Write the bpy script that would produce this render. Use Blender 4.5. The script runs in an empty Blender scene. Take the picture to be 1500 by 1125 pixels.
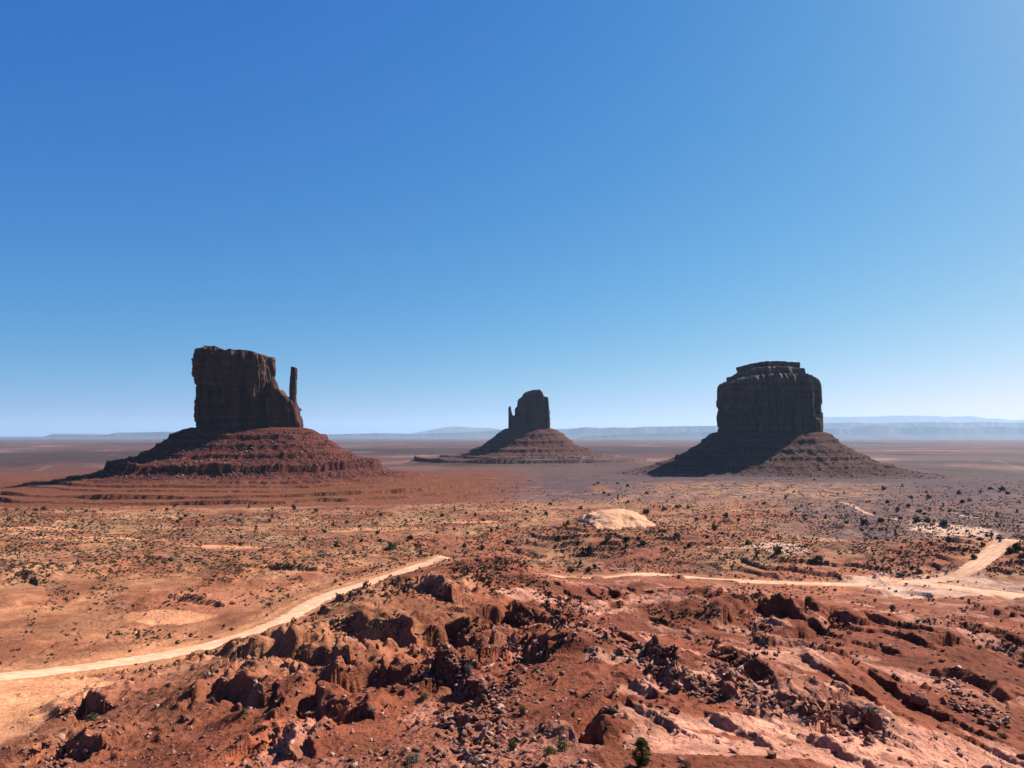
import bpy, bmesh, math, random
import numpy as np

# ------------------------------------------------------------------ camera, sky, sun, exposure
sc = bpy.context.scene
ZC = 110.0                      # eye height above the valley floor datum
PITCH = math.radians(3.94)
FPX = 1125.0                    # focal length in pixels of a 1500 px wide frame
cam_d = bpy.data.cameras.new('camera'); cam = bpy.data.objects.new('camera', cam_d)
sc.collection.objects.link(cam); sc.camera = cam
cam.location = (0, 0, ZC); cam.rotation_euler = (math.radians(90) + PITCH, 0, 0)
cam_d.sensor_width = 36; cam_d.lens = 36 * FPX / 1500
cam_d.clip_start = 0.5; cam_d.clip_end = 300000

SUN_AZ = math.radians(56)       # to the right of straight ahead
SUN_EL = math.radians(40)
world = bpy.data.worlds.new('World'); sc.world = world; world.use_nodes = True
nt = world.node_tree; nt.nodes.clear()
sky = nt.nodes.new('ShaderNodeTexSky'); sky.sky_type = 'NISHITA'; sky.sun_disc = False
sky.sun_elevation = SUN_EL; sky.sun_rotation = SUN_AZ
sky.altitude = 1700; sky.air_density = 1.0; sky.dust_density = 3.0; sky.ozone_density = 8.0
sep = nt.nodes.new('ShaderNodeSeparateColor'); com = nt.nodes.new('ShaderNodeCombineColor')
bg = nt.nodes.new('ShaderNodeBackground'); bg.inputs['Strength'].default_value = 0.05
wo = nt.nodes.new('ShaderNodeOutputWorld')
nt.links.new(sky.outputs[0], sep.inputs[0])
for i_, (p_, c_) in enumerate(((1.95, 0.168), (0.95, 0.795), (0.36, 2.66))):      # the camera's deep-blue rendering of a clear sky
    m1 = nt.nodes.new('ShaderNodeMath'); m1.operation = 'POWER'; m1.inputs[1].default_value = p_
    m2 = nt.nodes.new('ShaderNodeMath'); m2.operation = 'MULTIPLY'; m2.inputs[1].default_value = c_
    nt.links.new(sep.outputs[i_], m1.inputs[0]); nt.links.new(m1.outputs[0], m2.inputs[0]); nt.links.new(m2.outputs[0], com.inputs[i_])
nt.links.new(com.outputs[0], bg.inputs[0]); nt.links.new(bg.outputs[0], wo.inputs[0])
sun_d = bpy.data.lights.new('sun', 'SUN'); sun_o = bpy.data.objects.new('sun', sun_d); sc.collection.objects.link(sun_o)
sun_d.energy = 5.0; sun_d.angle = math.radians(0.5); sun_d.color = (1.0, 0.95, 0.88)
sun_o.rotation_euler = (math.radians(90) - SUN_EL, 0, -SUN_AZ + math.pi)
sc.view_settings.view_transform = 'Standard'; sc.view_settings.look = 'None'
sc.view_settings.exposure = 1.36; sc.view_settings.gamma = 1.0
sc.cycles.use_denoising = True
sc.cycles.max_bounces = 5; sc.cycles.diffuse_bounces = 1; sc.cycles.volume_bounces = 0

R = random.Random(11)
rng = np.random.default_rng(7)

# ------------------------------------------------------------------ numpy noise
def _h(ix, iy, seed):
    n = (ix.astype(np.uint32) * np.uint32(374761393) + iy.astype(np.uint32) * np.uint32(668265263)
         + np.uint32((seed * 1442695041 + 12345) & 0xffffffff))
    n = (n ^ (n >> np.uint32(13))) * np.uint32(1274126177)
    n = (n ^ (n >> np.uint32(16))) * np.uint32(2246822519)
    return n ^ (n >> np.uint32(15))
_GA = np.arange(256) * 2 * np.pi / 256
_GX = np.cos(_GA).astype(np.float32); _GY = np.sin(_GA).astype(np.float32)
def perlin(x, y, seed=0):
    x = np.asarray(x, np.float64); y = np.asarray(y, np.float64)
    xf = np.floor(x); yf = np.floor(y)
    ix = xf.astype(np.int64) & 0xffffffff; iy = yf.astype(np.int64) & 0xffffffff
    fx = (x - xf).astype(np.float32); fy = (y - yf).astype(np.float32)
    def g(dx, dy):
        k = _h((ix + dx) & 0xffffffff, (iy + dy) & 0xffffffff, seed) & np.uint32(255)
        return _GX[k] * (fx - dx) + _GY[k] * (fy - dy)
    u = fx * fx * fx * (fx * (fx * 6 - 15) + 10); v = fy * fy * fy * (fy * (fy * 6 - 15) + 10)
    a = g(0, 0); b = g(1, 0); c = g(0, 1); d = g(1, 1)
    return (a + u * (b - a) + v * ((c + u * (d - c)) - (a + u * (b - a)))) * 1.5
def fbm(x, y, octv=4, seed=0, gain=0.5, lac=2.03):
    t = 0; a = 1.0; n = 0
    for o in range(octv):
        t = t + a * perlin(x, y, seed + o * 17); n += a
        a *= gain; x = x * lac + 3.7; y = y * lac - 1.3
    return t / n * 1.3
def ridged(x, y, octv=3, seed=0):
    t = 0; a = 1.0; n = 0
    for o in range(octv):
        t = t + a * (1 - np.abs(perlin(x, y, seed + o * 17)) * 2); n += a
        a *= 0.5; x = x * 2.03 + 1.1; y = y * 2.03 + 5.3
    return t / n
def voronoi(x, y, seed=0):
    ix = np.floor(x).astype(np.int64); iy = np.floor(y).astype(np.int64)
    f1 = np.full(x.shape, 9.0); f2 = np.full(x.shape, 9.0); cid = np.zeros(x.shape)
    for dx in (-1, 0, 1):
        for dy in (-1, 0, 1):
            k = _h((ix + dx) & 0xffffffff, (iy + dy) & 0xffffffff, seed)
            px = ix + dx + (k & np.uint32(1023)) / 1023.0
            py = iy + dy + ((k >> np.uint32(10)) & np.uint32(1023)) / 1023.0
            d = np.hypot(px - x, py - y)
            near = d < f1
            f2 = np.where(near, f1, np.minimum(f2, d))
            cid = np.where(near, ((k >> np.uint32(20)) & np.uint32(1023)) / 1023.0, cid)
            f1 = np.where(near, d, f1)
    return f1, f2, cid
def facets(x, y, seed=0):
    ix = np.floor(x).astype(np.int64); iy = np.floor(y).astype(np.int64)
    f1 = np.full(x.shape, 9.0); cid = np.zeros(x.shape); ox = np.zeros(x.shape)
    for dx in (-1, 0, 1):
        for dy in (-1, 0, 1):
            k = _h((ix + dx) & 0xffffffff, (iy + dy) & 0xffffffff, seed)
            px = ix + dx + (k & np.uint32(1023)) / 1023.0; py = iy + dy + ((k >> np.uint32(10)) & np.uint32(1023)) / 1023.0
            d = np.hypot(px - x, py - y); near = d < f1
            cid = np.where(near, ((k >> np.uint32(20)) & np.uint32(1023)) / 1023.0, cid); ox = np.where(near, x - px, ox); f1 = np.where(near, d, f1)
    return ox, cid
def sst(a, b, x):
    t = np.clip((x - a) / (b - a), 0, 1); return t * t * (3 - 2 * t)

# ------------------------------------------------------------------ mesh / tagging helpers
def link(name, me, mat=None, parent=None, smooth=False):
    o = bpy.data.objects.new(name, me); sc.collection.objects.link(o)
    if mat: me.materials.append(mat)
    if parent: o.parent = parent
    if smooth: me.polygons.foreach_set('use_smooth', np.ones(len(me.polygons), bool))
    return o
def np_mesh(name, V, F, col=None):
    V = np.asarray(V, np.float32); F = np.asarray(F, np.int32); k = F.shape[1]
    me = bpy.data.meshes.new(name)
    me.vertices.add(len(V)); me.vertices.foreach_set('co', V.ravel())
    me.loops.add(F.size); me.loops.foreach_set('vertex_index', F.ravel())
    me.polygons.add(len(F)); me.polygons.foreach_set('loop_start', np.arange(0, F.size, k, dtype=np.int32))
    if col is not None:
        at = me.color_attributes.new('Col', 'FLOAT_COLOR', 'POINT')
        c = np.ones((len(V), 4), np.float32); c[:, :np.shape(col)[1]] = col
        at.data.foreach_set('color', c.ravel())
    me.update(calc_edges=True); me.validate()
    return me
def grid_faces(nr, nc, wrap=False):
    i = np.arange(nr - 1)[:, None]; j = np.arange(nc if wrap else nc - 1)[None, :]
    j2 = (j + 1) % nc
    f = np.stack([i * nc + j, i * nc + j2, (i + 1) * nc + j2, (i + 1) * nc + j], -1)
    return f.reshape(-1, 4)
def tag(o, label=None, cat=None, group=None, kind=None):
    if label: o['label'] = label
    if cat: o['category'] = cat
    if group: o['group'] = group
    if kind: o['kind'] = kind
    return o
def empty(name, loc, rz=0.0):
    o = bpy.data.objects.new(name, None); sc.collection.objects.link(o)
    o.location = loc; o.rotation_euler = (0, 0, rz); o.empty_display_size = 0.5
    return o
def copy_tree(o, parent=None):
    c = o.copy(); sc.collection.objects.link(c)
    if parent is not None: c.parent = parent
    for ch in [k for k in bpy.data.objects if k.parent == o]: copy_tree(ch, c)
    return c

# ------------------------------------------------------------------ materials
ALB = 0.71                      # common scale of the ground and rock colours
class NT:
    def __init__(s, name, rough=0.95, spec=0.1, alb=None):
        s.alb = ALB if alb is None else alb
        s.m = bpy.data.materials.new(name); s.m.use_nodes = True; s.t = s.m.node_tree
        s.b = s.t.nodes['Principled BSDF']; s.b.inputs['Roughness'].default_value = rough
        s.b.inputs['Specular IOR Level'].default_value = spec
    def n(s, typ, **kw):
        o = s.t.nodes.new(typ)
        for k, v in kw.items(): setattr(o, k, v)
        return o
    def l(s, a, b): s.t.links.new(a, b)
    def coord(s, scale=(1, 1, 1), out='Object'):
        c = s.n('ShaderNodeTexCoord'); m = s.n('ShaderNodeMapping'); m.inputs['Scale'].default_value = scale
        s.l(c.outputs[out], m.inputs[0]); return m.outputs[0]
    def noise(s, vec, scale, detail=4, rough=0.55):
        x = s.n('ShaderNodeTexNoise'); x.inputs['Scale'].default_value = scale
        x.inputs['Detail'].default_value = detail; x.inputs['Roughness'].default_value = rough
        s.l(vec, x.inputs['Vector']); return x.outputs['Fac']
    def ramp(s, fac, stops):
        r = s.n('ShaderNodeValToRGB'); e = r.color_ramp.elements
        while len(e) < len(stops): e.new(0.5)
        for k, (p, c) in enumerate(stops):
            e[k].position = p; e[k].color = (*c, 1) if len(c) == 3 else c
        s.l(fac, r.inputs[0]); return r.outputs[0]
    def mix(s, fac, a, b, mode='MIX'):
        x = s.n('ShaderNodeMix', data_type='RGBA', blend_type=mode)
        for sock, v in ((x.inputs[0], fac), (x.inputs[6], a), (x.inputs[7], b)):
            if isinstance(v, (int, float)): sock.default_value = v
            elif isinstance(v, tuple): sock.default_value = (*v, 1)
            else: s.l(v, sock)
        return x.outputs[2]
    def bump(s, h, strength, dist, prev=None):
        x = s.n('ShaderNodeBump'); x.inputs['Strength'].default_value = strength; x.inputs['Distance'].default_value = dist
        s.l(h, x.inputs['Height'])
        if prev is not None: s.l(prev, x.inputs['Normal'])
        return x.outputs[0]
    def done(s, col, nrm=None):
        col = s.mix(1.0, col, (s.alb, s.alb, s.alb), 'MULTIPLY')
        if isinstance(col, tuple): s.b.inputs['Base Color'].default_value = (*col, 1)
        else: s.l(col, s.b.inputs['Base Color'])
        if nrm is not None: s.l(nrm, s.b.inputs['Normal'])
        return s.m

def mat_ground():
    k = NT('desert_ground', 0.97, 0.05, 1.0)
    a = k.n('ShaderNodeVertexColor', layer_name='Col').outputs[0]
    v = k.coord()
    g = (1, 1, 1)
    n1 = k.ramp(k.noise(v, 0.9, 8, 0.68), [(0.28, (0.55, 0.52, 0.5)), (0.52, (1, 1, 1)), (0.75, (1.35, 1.33, 1.3))])
    n2 = k.ramp(k.noise(v, 0.12, 6, 0.62), [(0.3, (0.72, 0.68, 0.66)), (0.7, (1.22, 1.22, 1.22))])
    n3 = k.ramp(k.noise(v, 0.016, 9, 0.7), [(0.3, (0.62, 0.62, 0.66)), (0.7, (1.3, 1.28, 1.25))])
    c = k.mix(1.0, k.mix(1.0, k.mix(1.0, a, n1, 'MULTIPLY'), n2, 'MULTIPLY'), n3, 'MULTIPLY')
    b = k.bump(k.noise(v, 0.55, 6, 0.7), 0.6, 0.7)
    b = k.bump(k.noise(v, 3.2, 5, 0.65), 0.55, 0.16, b)
    vo = k.n('ShaderNodeTexVoronoi', feature='DISTANCE_TO_EDGE'); vo.inputs['Scale'].default_value = 1.0
    wv = k.n('ShaderNodeVectorMath', operation='ADD'); nn = k.n('ShaderNodeTexNoise'); nn.inputs['Scale'].default_value = 0.9; nn.inputs['Detail'].default_value = 4
    k.l(v, nn.inputs['Vector']); k.l(k.coord((0.5, 0.22, 0.9)), wv.inputs[0]); k.l(nn.outputs['Color'], wv.inputs[1]); k.l(wv.outputs[0], vo.inputs['Vector'])
    b = k.bump(k.ramp(vo.outputs['Distance'], [(0.0, (0, 0, 0)), (0.09, (1, 1, 1))]), 0.5, 0.22, b)
    return k.done(c, b)
def mat_cliff(name, base, dark, light, tex=1.0):
    k = NT(name, 0.9, 0.15, 0.82)
    vs = k.coord((0.055 * tex, 0.055 * tex, 0.006 * tex)); v = k.coord()
    st = k.ramp(k.noise(vs, 1.0, 7, 0.62), [(0.32, dark), (0.5, base), (0.72, light)])
    vh = k.coord((0.004, 0.004, 0.12)); bd = k.ramp(k.noise(vh, 1.0, 5, 0.6), [(0.35, (0.72, 0.7, 0.7)), (0.65, (1.2, 1.18, 1.15))])
    sp = k.ramp(k.noise(v, 0.22 * tex, 6, 0.65), [(0.3, (0.7, 0.7, 0.7)), (0.7, (1.25, 1.25, 1.25))])
    c = k.mix(1.0, k.mix(1.0, st, bd, 'MULTIPLY'), sp, 'MULTIPLY')
    b = k.bump(k.noise(vs, 1.7, 8, 0.65), 0.8, 5.0)
    b = k.bump(k.noise(v, 0.5, 6, 0.65), 0.6, 1.2, b)
    return k.done(c, b)
def mat_talus(name, a1, a2, a3):
    k = NT(name, 0.97, 0.05, 0.66); v = k.coord()
    vh = k.coord((0.006, 0.006, 0.16))
    c = k.ramp(k.noise(vh, 1.0, 5, 0.6), [(0.34, a2), (0.5, a1), (0.68, a3)])
    n1 = k.ramp(k.noise(v, 0.22, 8, 0.7), [(0.3, (0.55, 0.52, 0.5)), (0.5, (1, 1, 1)), (0.7, (1.45, 1.42, 1.4))])
    if name != 'far_mesa_rock':
        vc = k.n('ShaderNodeVertexColor', layer_name='Col'); c = k.mix(vc.outputs['Alpha'], c, vc.outputs[0])
    c = k.mix(1.0, c, n1, 'MULTIPLY')
    b = k.bump(k.noise(v, 0.16, 9, 0.72), 1.0, 5.0)
    return k.done(c, b)
def mat_rock(name, c1, c2, c3, scale=0.8):
    k = NT(name, 0.92, 0.12, 0.92); v = k.coord()
    inf = k.n('ShaderNodeObjectInfo').outputs['Random']
    c = k.ramp(k.noise(v, scale, 7, 0.65), [(0.3, c1), (0.52, c2), (0.75, c3)])
    rr = k.ramp(inf, [(0.0, (0.72, 0.7, 0.7)), (1.0, (1.2, 1.18, 1.15))])
    c = k.mix(1.0, c, rr, 'MULTIPLY')
    b = k.bump(k.noise(v, scale * 2.5, 7, 0.68), 0.8, 0.25)
    return k.done(c, b)
def mat_leaf(name, c1, c2, c3):
    k = NT(name, 0.8, 0.15); v = k.coord()
    inf = k.n('ShaderNodeObjectInfo').outputs['Random']
    c = k.ramp(k.noise(v, 2.2, 4, 0.6), [(0.3, c1), (0.5, c2), (0.72, c3)])
    rr = k.ramp(inf, [(0.0, (0.75, 0.75, 0.75)), (1.0, (1.25, 1.2, 1.1))])
    return k.done(k.mix(1.0, c, rr, 'MULTIPLY'))
def mat_plain(name, col, rough=0.5, spec=0.4, metal=0.0, var=0.15):
    k = NT(name, rough, spec); k.b.inputs['Metallic'].default_value = metal; v = k.coord()
    c = k.ramp(k.noise(v, 3.0, 4), [(0.3, tuple(x * (1 - var) for x in col)), (0.7, tuple(x * (1 + var) for x in col))])
    return k.done(c)
M = dict(
    ground=mat_ground(),
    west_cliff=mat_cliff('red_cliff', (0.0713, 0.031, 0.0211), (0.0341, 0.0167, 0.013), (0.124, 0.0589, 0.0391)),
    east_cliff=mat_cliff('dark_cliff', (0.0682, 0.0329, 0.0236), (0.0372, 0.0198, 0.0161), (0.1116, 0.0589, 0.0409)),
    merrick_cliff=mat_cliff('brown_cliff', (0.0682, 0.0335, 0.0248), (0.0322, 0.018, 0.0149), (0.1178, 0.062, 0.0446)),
    west_talus=mat_talus('red_talus', (0.118, 0.034, 0.026), (0.072, 0.020, 0.016), (0.165, 0.056, 0.042)),
    east_talus=mat_talus('brown_red_talus', (0.112, 0.0448, 0.0336), (0.072, 0.0296, 0.0224), (0.152, 0.0704, 0.0528)),
    merrick_talus=mat_talus('brown_talus', (0.0864, 0.0403, 0.0302), (0.0562, 0.0259, 0.0202), (0.1296, 0.0648, 0.0504)),
    mesa=mat_talus('far_mesa_rock', (0.038, 0.026, 0.024), (0.028, 0.019, 0.018), (0.07, 0.05, 0.044)),
    rock=mat_rock('boulder_rock', (0.10, 0.036, 0.024), (0.21, 0.082, 0.052), (0.36, 0.165, 0.11)),
    paler=mat_rock('pale_slab_rock', (0.2, 0.09, 0.063), (0.32, 0.16, 0.11), (0.42, 0.24, 0.175)),
    talus_rubble=mat_rock('talus_rubble', (0.05, 0.02, 0.015), (0.16, 0.075, 0.055), (0.42, 0.26, 0.2), 0.12),
    pale_stone=mat_rock('pale_stone', (0.23, 0.11, 0.078), (0.35, 0.195, 0.142), (0.46, 0.30, 0.23), 0.5),
    rubble=mat_rock('rubble_rock', (0.11, 0.045, 0.033), (0.21, 0.095, 0.066), (0.36, 0.2, 0.145), 0.5),
    juniper=mat_leaf('juniper_needles', (0.022, 0.03, 0.012), (0.045, 0.056, 0.022), (0.085, 0.095, 0.035)),
    hero=mat_leaf('young_juniper_needles', (0.02, 0.032, 0.008), (0.05, 0.07, 0.016), (0.11, 0.13, 0.03)),
    sage=mat_leaf('grey_sage_leaves', (0.10, 0.10, 0.075), (0.19, 0.185, 0.14), (0.30, 0.28, 0.21)),
    green=mat_leaf('green_bush_leaves', (0.06, 0.068, 0.02), (0.12, 0.125, 0.04), (0.20, 0.19, 0.07)),
    twig=mat_leaf('dark_twigs', (0.04, 0.03, 0.02), (0.075, 0.06, 0.035), (0.12, 0.10, 0.05)),
    scrub=mat_leaf('desert_scrub_leaves', (0.048, 0.038, 0.024), (0.085, 0.07, 0.044), (0.15, 0.125, 0.08)),
    grass=mat_leaf('dry_grass_blades', (0.18, 0.115, 0.05), (0.28, 0.18, 0.08), (0.38, 0.26, 0.125)),
    bark=mat_plain('juniper_bark', (0.12, 0.075, 0.045), 0.9, 0.1, 0, 0.3),
    tyre=mat_plain('tyre_rubber', (0.02, 0.02, 0.02), 0.9, 0.1),
    glass=mat_plain('car_glass', (0.02, 0.025, 0.03), 0.08, 0.6),
)
def mat_road():
    k = NT('road_dust', 0.97, 0.05, 0.90); v = k.coord()
    c = k.ramp(k.noise(v, 0.25, 7, 0.65), [(0.3, (0.40, 0.21, 0.125)), (0.5, (0.52, 0.295, 0.178)), (0.72, (0.62, 0.385, 0.245))])
    uv = k.n('ShaderNodeUVMap').outputs[0]
    mp = k.n('ShaderNodeMapping'); mp.inputs['Scale'].default_value = (0.8, 1.5, 1); k.l(uv, mp.inputs[0])
    t = k.ramp(k.noise(mp.outputs[0], 1.0, 5, 0.6), [(0.33, (0.78, 0.76, 0.74)), (0.62, (1.06, 1.06, 1.06))])
    c = k.mix(1.0, c, t, 'MULTIPLY')
    return k.done(c, k.bump(k.noise(v, 1.5, 5, 0.7), 0.4, 0.1))
M['road'] = mat_road()
def mat_dune():
    k = NT('dune_sand', 0.95, 0.05, 0.66); v = k.coord()
    c = k.ramp(k.noise(v, 0.06, 5, 0.6), [(0.3, (0.64, 0.325, 0.18)), (0.7, (0.74, 0.40, 0.23))])
    return k.done(c, k.bump(k.noise(k.coord((0.25, 0.8, 0.5)), 1.0, 4, 0.6), 0.3, 0.3))
M['dune'] = mat_dune()

# ------------------------------------------------------------------ base shape of the land
def ray(u, v):
    """azimuth and slope (rise over horizontal run) of a sight line, frame 1500 x 1125"""
    xx = (np.asarray(u, float) - 750) / FPX; yy = (562.5 - np.asarray(v, float)) / FPX
    cy = math.cos(PITCH) - yy * math.sin(PITCH); cz = math.sin(PITCH) + yy * math.cos(PITCH)
    return np.arctan2(xx, cy), cz / np.hypot(xx, cy)
CTRL = [  # sight line u, v and how far the ground lies along it (m)
 (-100,1130,140),(0,1125,150),(150,1125,135),(300,1125,110),(450,1125,92),(600,1125,80),(750,1125,70),(940,1125,64),(1100,1125,66),(1300,1125,80),(1500,1125,100),(1600,1125,110),
 (0,1050,185),(150,1060,165),(300,1040,150),(450,1050,125),(600,1050,112),(750,1050,105),(900,1040,100),(1050,1020,100),(1200,1040,105),(1350,1060,115),(1500,1050,135),
 (-150,1003,212),(0,990,222),(200,967,240),(300,990,190),(450,980,170),(600,970,160),(750,960,155),(900,950,150),(1050,950,150),(1200,960,155),(1350,980,165),(1500,980,185),
 (100,920,300),(-100,930,300),(0,900,330),(250,890,330),(400,915,280),(500,905,245),(600,880,235),(700,880,230),(800,880,235),(900,890,230),(1050,900,225),(1200,900,245),(1350,910,270),(1500,910,290),(1600,910,300),
 (720,819,330),(480,870,330),(560,845,370),(655,815,405),(800,843,440),(850,848,450),(950,840,470),(1050,848,480),(1200,855,480),(1320,852,490),(1400,848,500),(1440,820,540),(1480,790,590),(1600,800,590),
 (1420,783,590),(1350,790,600),(1100,880,330),(920,800,590),(910,760,690),(1010,800,600),(400,800,560),(100,800,560),(-80,800,560),(600,790,600),(780,790,620),(0,765,850),(200,765,850),(400,765,850),(600,760,860),(780,758,880),
 (1000,760,900),(1150,770,850),(1300,757,980),(1450,755,1050),(1600,750,1080),
 (-80,743,1090),(0,743,1080),(200,743,1080),(400,742,1080),(600,740,1090),(800,720,1450),(1000,716,1500),(1125,703,1800),(1250,716,1550),(1400,715,1550),(1600,715,1550)]
CTRZ = [  # hidden or far ground: u, distance, height relative to the eye
 (720,425,-76),(690,412,-70),(760,440,-79),(720,480,-82),(850,560,-92),
 (-80,1250,-110),(100,1250,-111),(300,1250,-112),(500,1250,-111),(650,1280,-109),(-80,1600,-110),(200,1650,-112),(400,1650,-112),(600,1600,-109),
 (910,860,-98),(1420,760,-100),(1300,760,-96),(1500,760,-98)]
for _u in (-80, 200, 450, 750, 1000, 1300, 1600):
    CTRZ += [(_u, 2300, -107), (_u, 4500, -108), (_u, 9000, -108)]
    CTRZ += [(_u, 2.5, -2.0), (_u, 8, -5.5), (_u, 22, -12.5), (_u, 42, -21 - abs(_u - 900) * 0.006)]
_a, _q = ray([c[0] for c in CTRL], [c[1] for c in CTRL]); _r = np.array([c[2] for c in CTRL], float)
_a2, _ = ray([c[0] for c in CTRZ], [640] * len(CTRZ))
PA = np.concatenate([_a, _a2]); PR = np.log(np.concatenate([_r, [c[1] for c in CTRZ]])); PZ = np.concatenate([_q * _r, [c[2] for c in CTRZ]])
def _phi(d2): return 0.5 * d2 * np.log(d2 + 1e-9)
_n = len(PA)
_K = _phi((PA[:, None] - PA[None]) ** 2 + (PR[:, None] - PR[None]) ** 2) + np.eye(_n) * 0.002
_P = np.stack([np.ones(_n), PA, PR], 1)
_W = np.linalg.solve(np.block([[_K, _P], [_P.T, np.zeros((3, 3))]]), np.concatenate([PZ, np.zeros(3)]))
def base_z(r, az):
    shp = np.broadcast(r, az).shape
    r = np.broadcast_to(np.asarray(r, float), shp).ravel(); az = np.broadcast_to(np.asarray(az, float), shp).ravel()
    out = np.empty(r.size); lr = np.log(np.clip(r, 2.0, 9500)); ac = np.clip(az, -0.72, 0.72)
    for s in range(0, r.size, 60000):
        e = slice(s, s + 60000)
        d2 = (ac[e, None] - PA[None]) ** 2 + (lr[e, None] - PR[None]) ** 2
        out[e] = _phi(d2) @ _W[:_n] + _W[_n] + _W[_n + 1] * ac[e] + _W[_n + 2] * lr[e]
    gen = np.interp(lr, np.log([2, 8, 25, 60, 150, 300, 600, 1200, 3000, 9500]), [-2, -4, -11, -25, -44, -62, -84, -102, -107, -108])
    w = sst(0.72, 1.3, np.abs(az))
    return (out * (1 - w) + gen * w).reshape(shp)
def at_base(u, v):
    az, q = ray(u, v)
    rr = np.exp(np.linspace(math.log(50), math.log(9000), 1400))
    d = base_z(rr, np.full_like(rr, float(az))) - float(q) * rr
    k = int(np.argmax(d >= 0)); r = rr[k]
    return float(r * math.sin(az)), float(r * math.cos(az))

# ------------------------------------------------------------------ features of the land
def catmull(pts, per=12):
    p = np.asarray(pts, float); p = np.vstack([2 * p[0] - p[1], p, 2 * p[-1] - p[-2]]); out = []
    for i in range(1, len(p) - 2):
        t = np.linspace(0, 1, per, endpoint=False)[:, None]
        a, b, c, d = p[i - 1], p[i], p[i + 1], p[i + 2]
        out.append(0.5 * (2 * b + (c - a) * t + (2 * a - 5 * b + 4 * c - d) * t ** 2 + (3 * b - a - 3 * c + d) * t ** 3))
    out.append(p[-2][None]); return np.vstack(out)
def line3(lst):
    """points given by sight line + distance, or (u, None, r, z)"""
    o = []
    for c in lst:
        if c[1] is None: az, _ = ray(c[0], 640); r, z = c[2], c[3]
        else: az, q = ray(c[0], c[1]); r = c[2]; z = float(q) * r
        o.append((r * math.sin(az), r * math.cos(az), z))
    return np.array(o)
ROADS = [
 (catmull(line3([(-320,1040,190),(-150,1006,212),(0,990,222),(100,979,230),(200,965,240),(310,944,257),(400,915,280),(440,893,305),(480,872,330),(560,847,370),(620,826,396),(655,816,405),(690,None,412,-70),(725,None,425,-76),(762,None,437,-79.5),(800,843,440),(850,848.5,450),(900,846,460),(950,841,470),(1050,849,480),(1200,855,480),(1270,855,486),(1330,852,492),(1390,847,500),(1420,833,515),(1445,815,545),(1465,800,570),(1482,790,592),(1530,None,640,-79),(1600,None,690,-84)])), 5.6),
 (catmull(line3([(1318,851.6,491),(1350,854,487),(1390,859,480),(1440,865.5,471),(1500,872,462),(1560,877,455),(1640,884,445)])), 7.5),
]
def seg_dist(x, y, L):
    """distance to polyline, signed side (+ on its left), arc position, overshoot beyond its ends, index fraction"""
    best = np.full(x.shape, 1e9); side = np.zeros(x.shape); pos = np.zeros(x.shape); over = np.zeros(x.shape)
    n = len(L) - 1
    for i in range(n):
        ax, ay = L[i][0], L[i][1]; bx, by = L[i + 1][0] - ax, L[i + 1][1] - ay
        l2 = bx * bx + by * by + 1e-12
        t0 = ((x - ax) * bx + (y - ay) * by) / l2; t = np.clip(t0, 0, 1)
        dx = x - ax - t * bx; dy = y - ay - t * by; d = np.hypot(dx, dy); k = d < best
        best = np.where(k, d, best); side = np.where(k, bx * dy - by * dx, side); pos = np.where(k, i + t, pos)
        ov = np.zeros(x.shape)
        if i == 0: ov = np.where(t0 < 0, -t0 * math.sqrt(l2), ov)
        if i == n - 1: ov = np.where(t0 > 1, (t0 - 1) * math.sqrt(l2), ov)
        over = np.where(k, ov, over)
    return best, np.sign(side), pos, over
# steep little scarps: crest seen from the overlook (left to right), drop (m), length of the back slope (m)
SCARPS = [
 ([(462,966),(495,948),(540,945),(585,956)],4.5,16),([(350,992),(390,982),(440,978),(510,994)],4.5,14),([(515,1008),(560,998),(615,1004)],5,14),
 ([(296,1036),(325,1018),(385,1034)],3.5,12),([(540,884),(585,868),(615,872),(650,884)],6,26),([(632,948),(655,936),(690,942),(706,968)],5.5,14),
 ([(715,912),(745,904),(785,918)],4.5,14),([(425,1052),(455,1034),(510,1054)],4,10),([(372,1098),(405,1082),(432,1100)],3.2,9),
 ([(640,1010),(668,1000),(684,1030)],4,8),([(745,985),(775,972),(790,1000)],3.5,9),
 ([(1040,896),(1075,880),(1100,878)],4.5,20),([(1070,916),(1110,908),(1150,916)],5,18),([(1180,932),(1230,922),(1260,930)],2.5,14),
 ([(340,850),(385,832),(445,836)],5,24),([(212,889),(260,876),(310,886)],4,16),([(-10,850),(20,842),(45,850)],5,18),([(60,838),(100,832)],4,16),
 ([(1205,1060),(1235,1044),(1285,1072)],3.4,9),([(1375,988),(1420,996),(1480,1034)],2.2,8),([(1395,944),(1440,938),(1500,952)],3,16),
 ([(1400,962),(1450,960),(1500,972)],2.5,10),([(1430,895),(1470,905)],4,12),
 ([(170,826),(215,818),(255,822)],3.5,18),([(100,1058),(120,1036),(150,1046)],4,8),([(60,1110),(90,1094),(130,1112)],4,7),
 ([(310,960),(355,954),(372,966)],3,12),([(855,908),(900,902)],2.5,12),([(800,930),(860,925)],2.2,10),
 ([(1060,775),(1090,772),(1120,777)],3.5,20),([(1060,814),(1090,812)],2.0,14),([(470,905),(500,897),(525,906)],3,9),([(860,1085),(885,1060),(895,1085)],3,6),
 ([(130,752),(220,748),(300,750)],3,30),([(1150,965),(1200,972)],2.4,10),([(940,985),(975,1000),(1010,1018)],2.2,7),([(1060,975),(1085,1000),(1150,1030)],2.2,7),
]
SC = []
for pts, h, L in SCARPS: SC.append((np.array([at_base(*p) for p in pts]), h, L))
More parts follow.
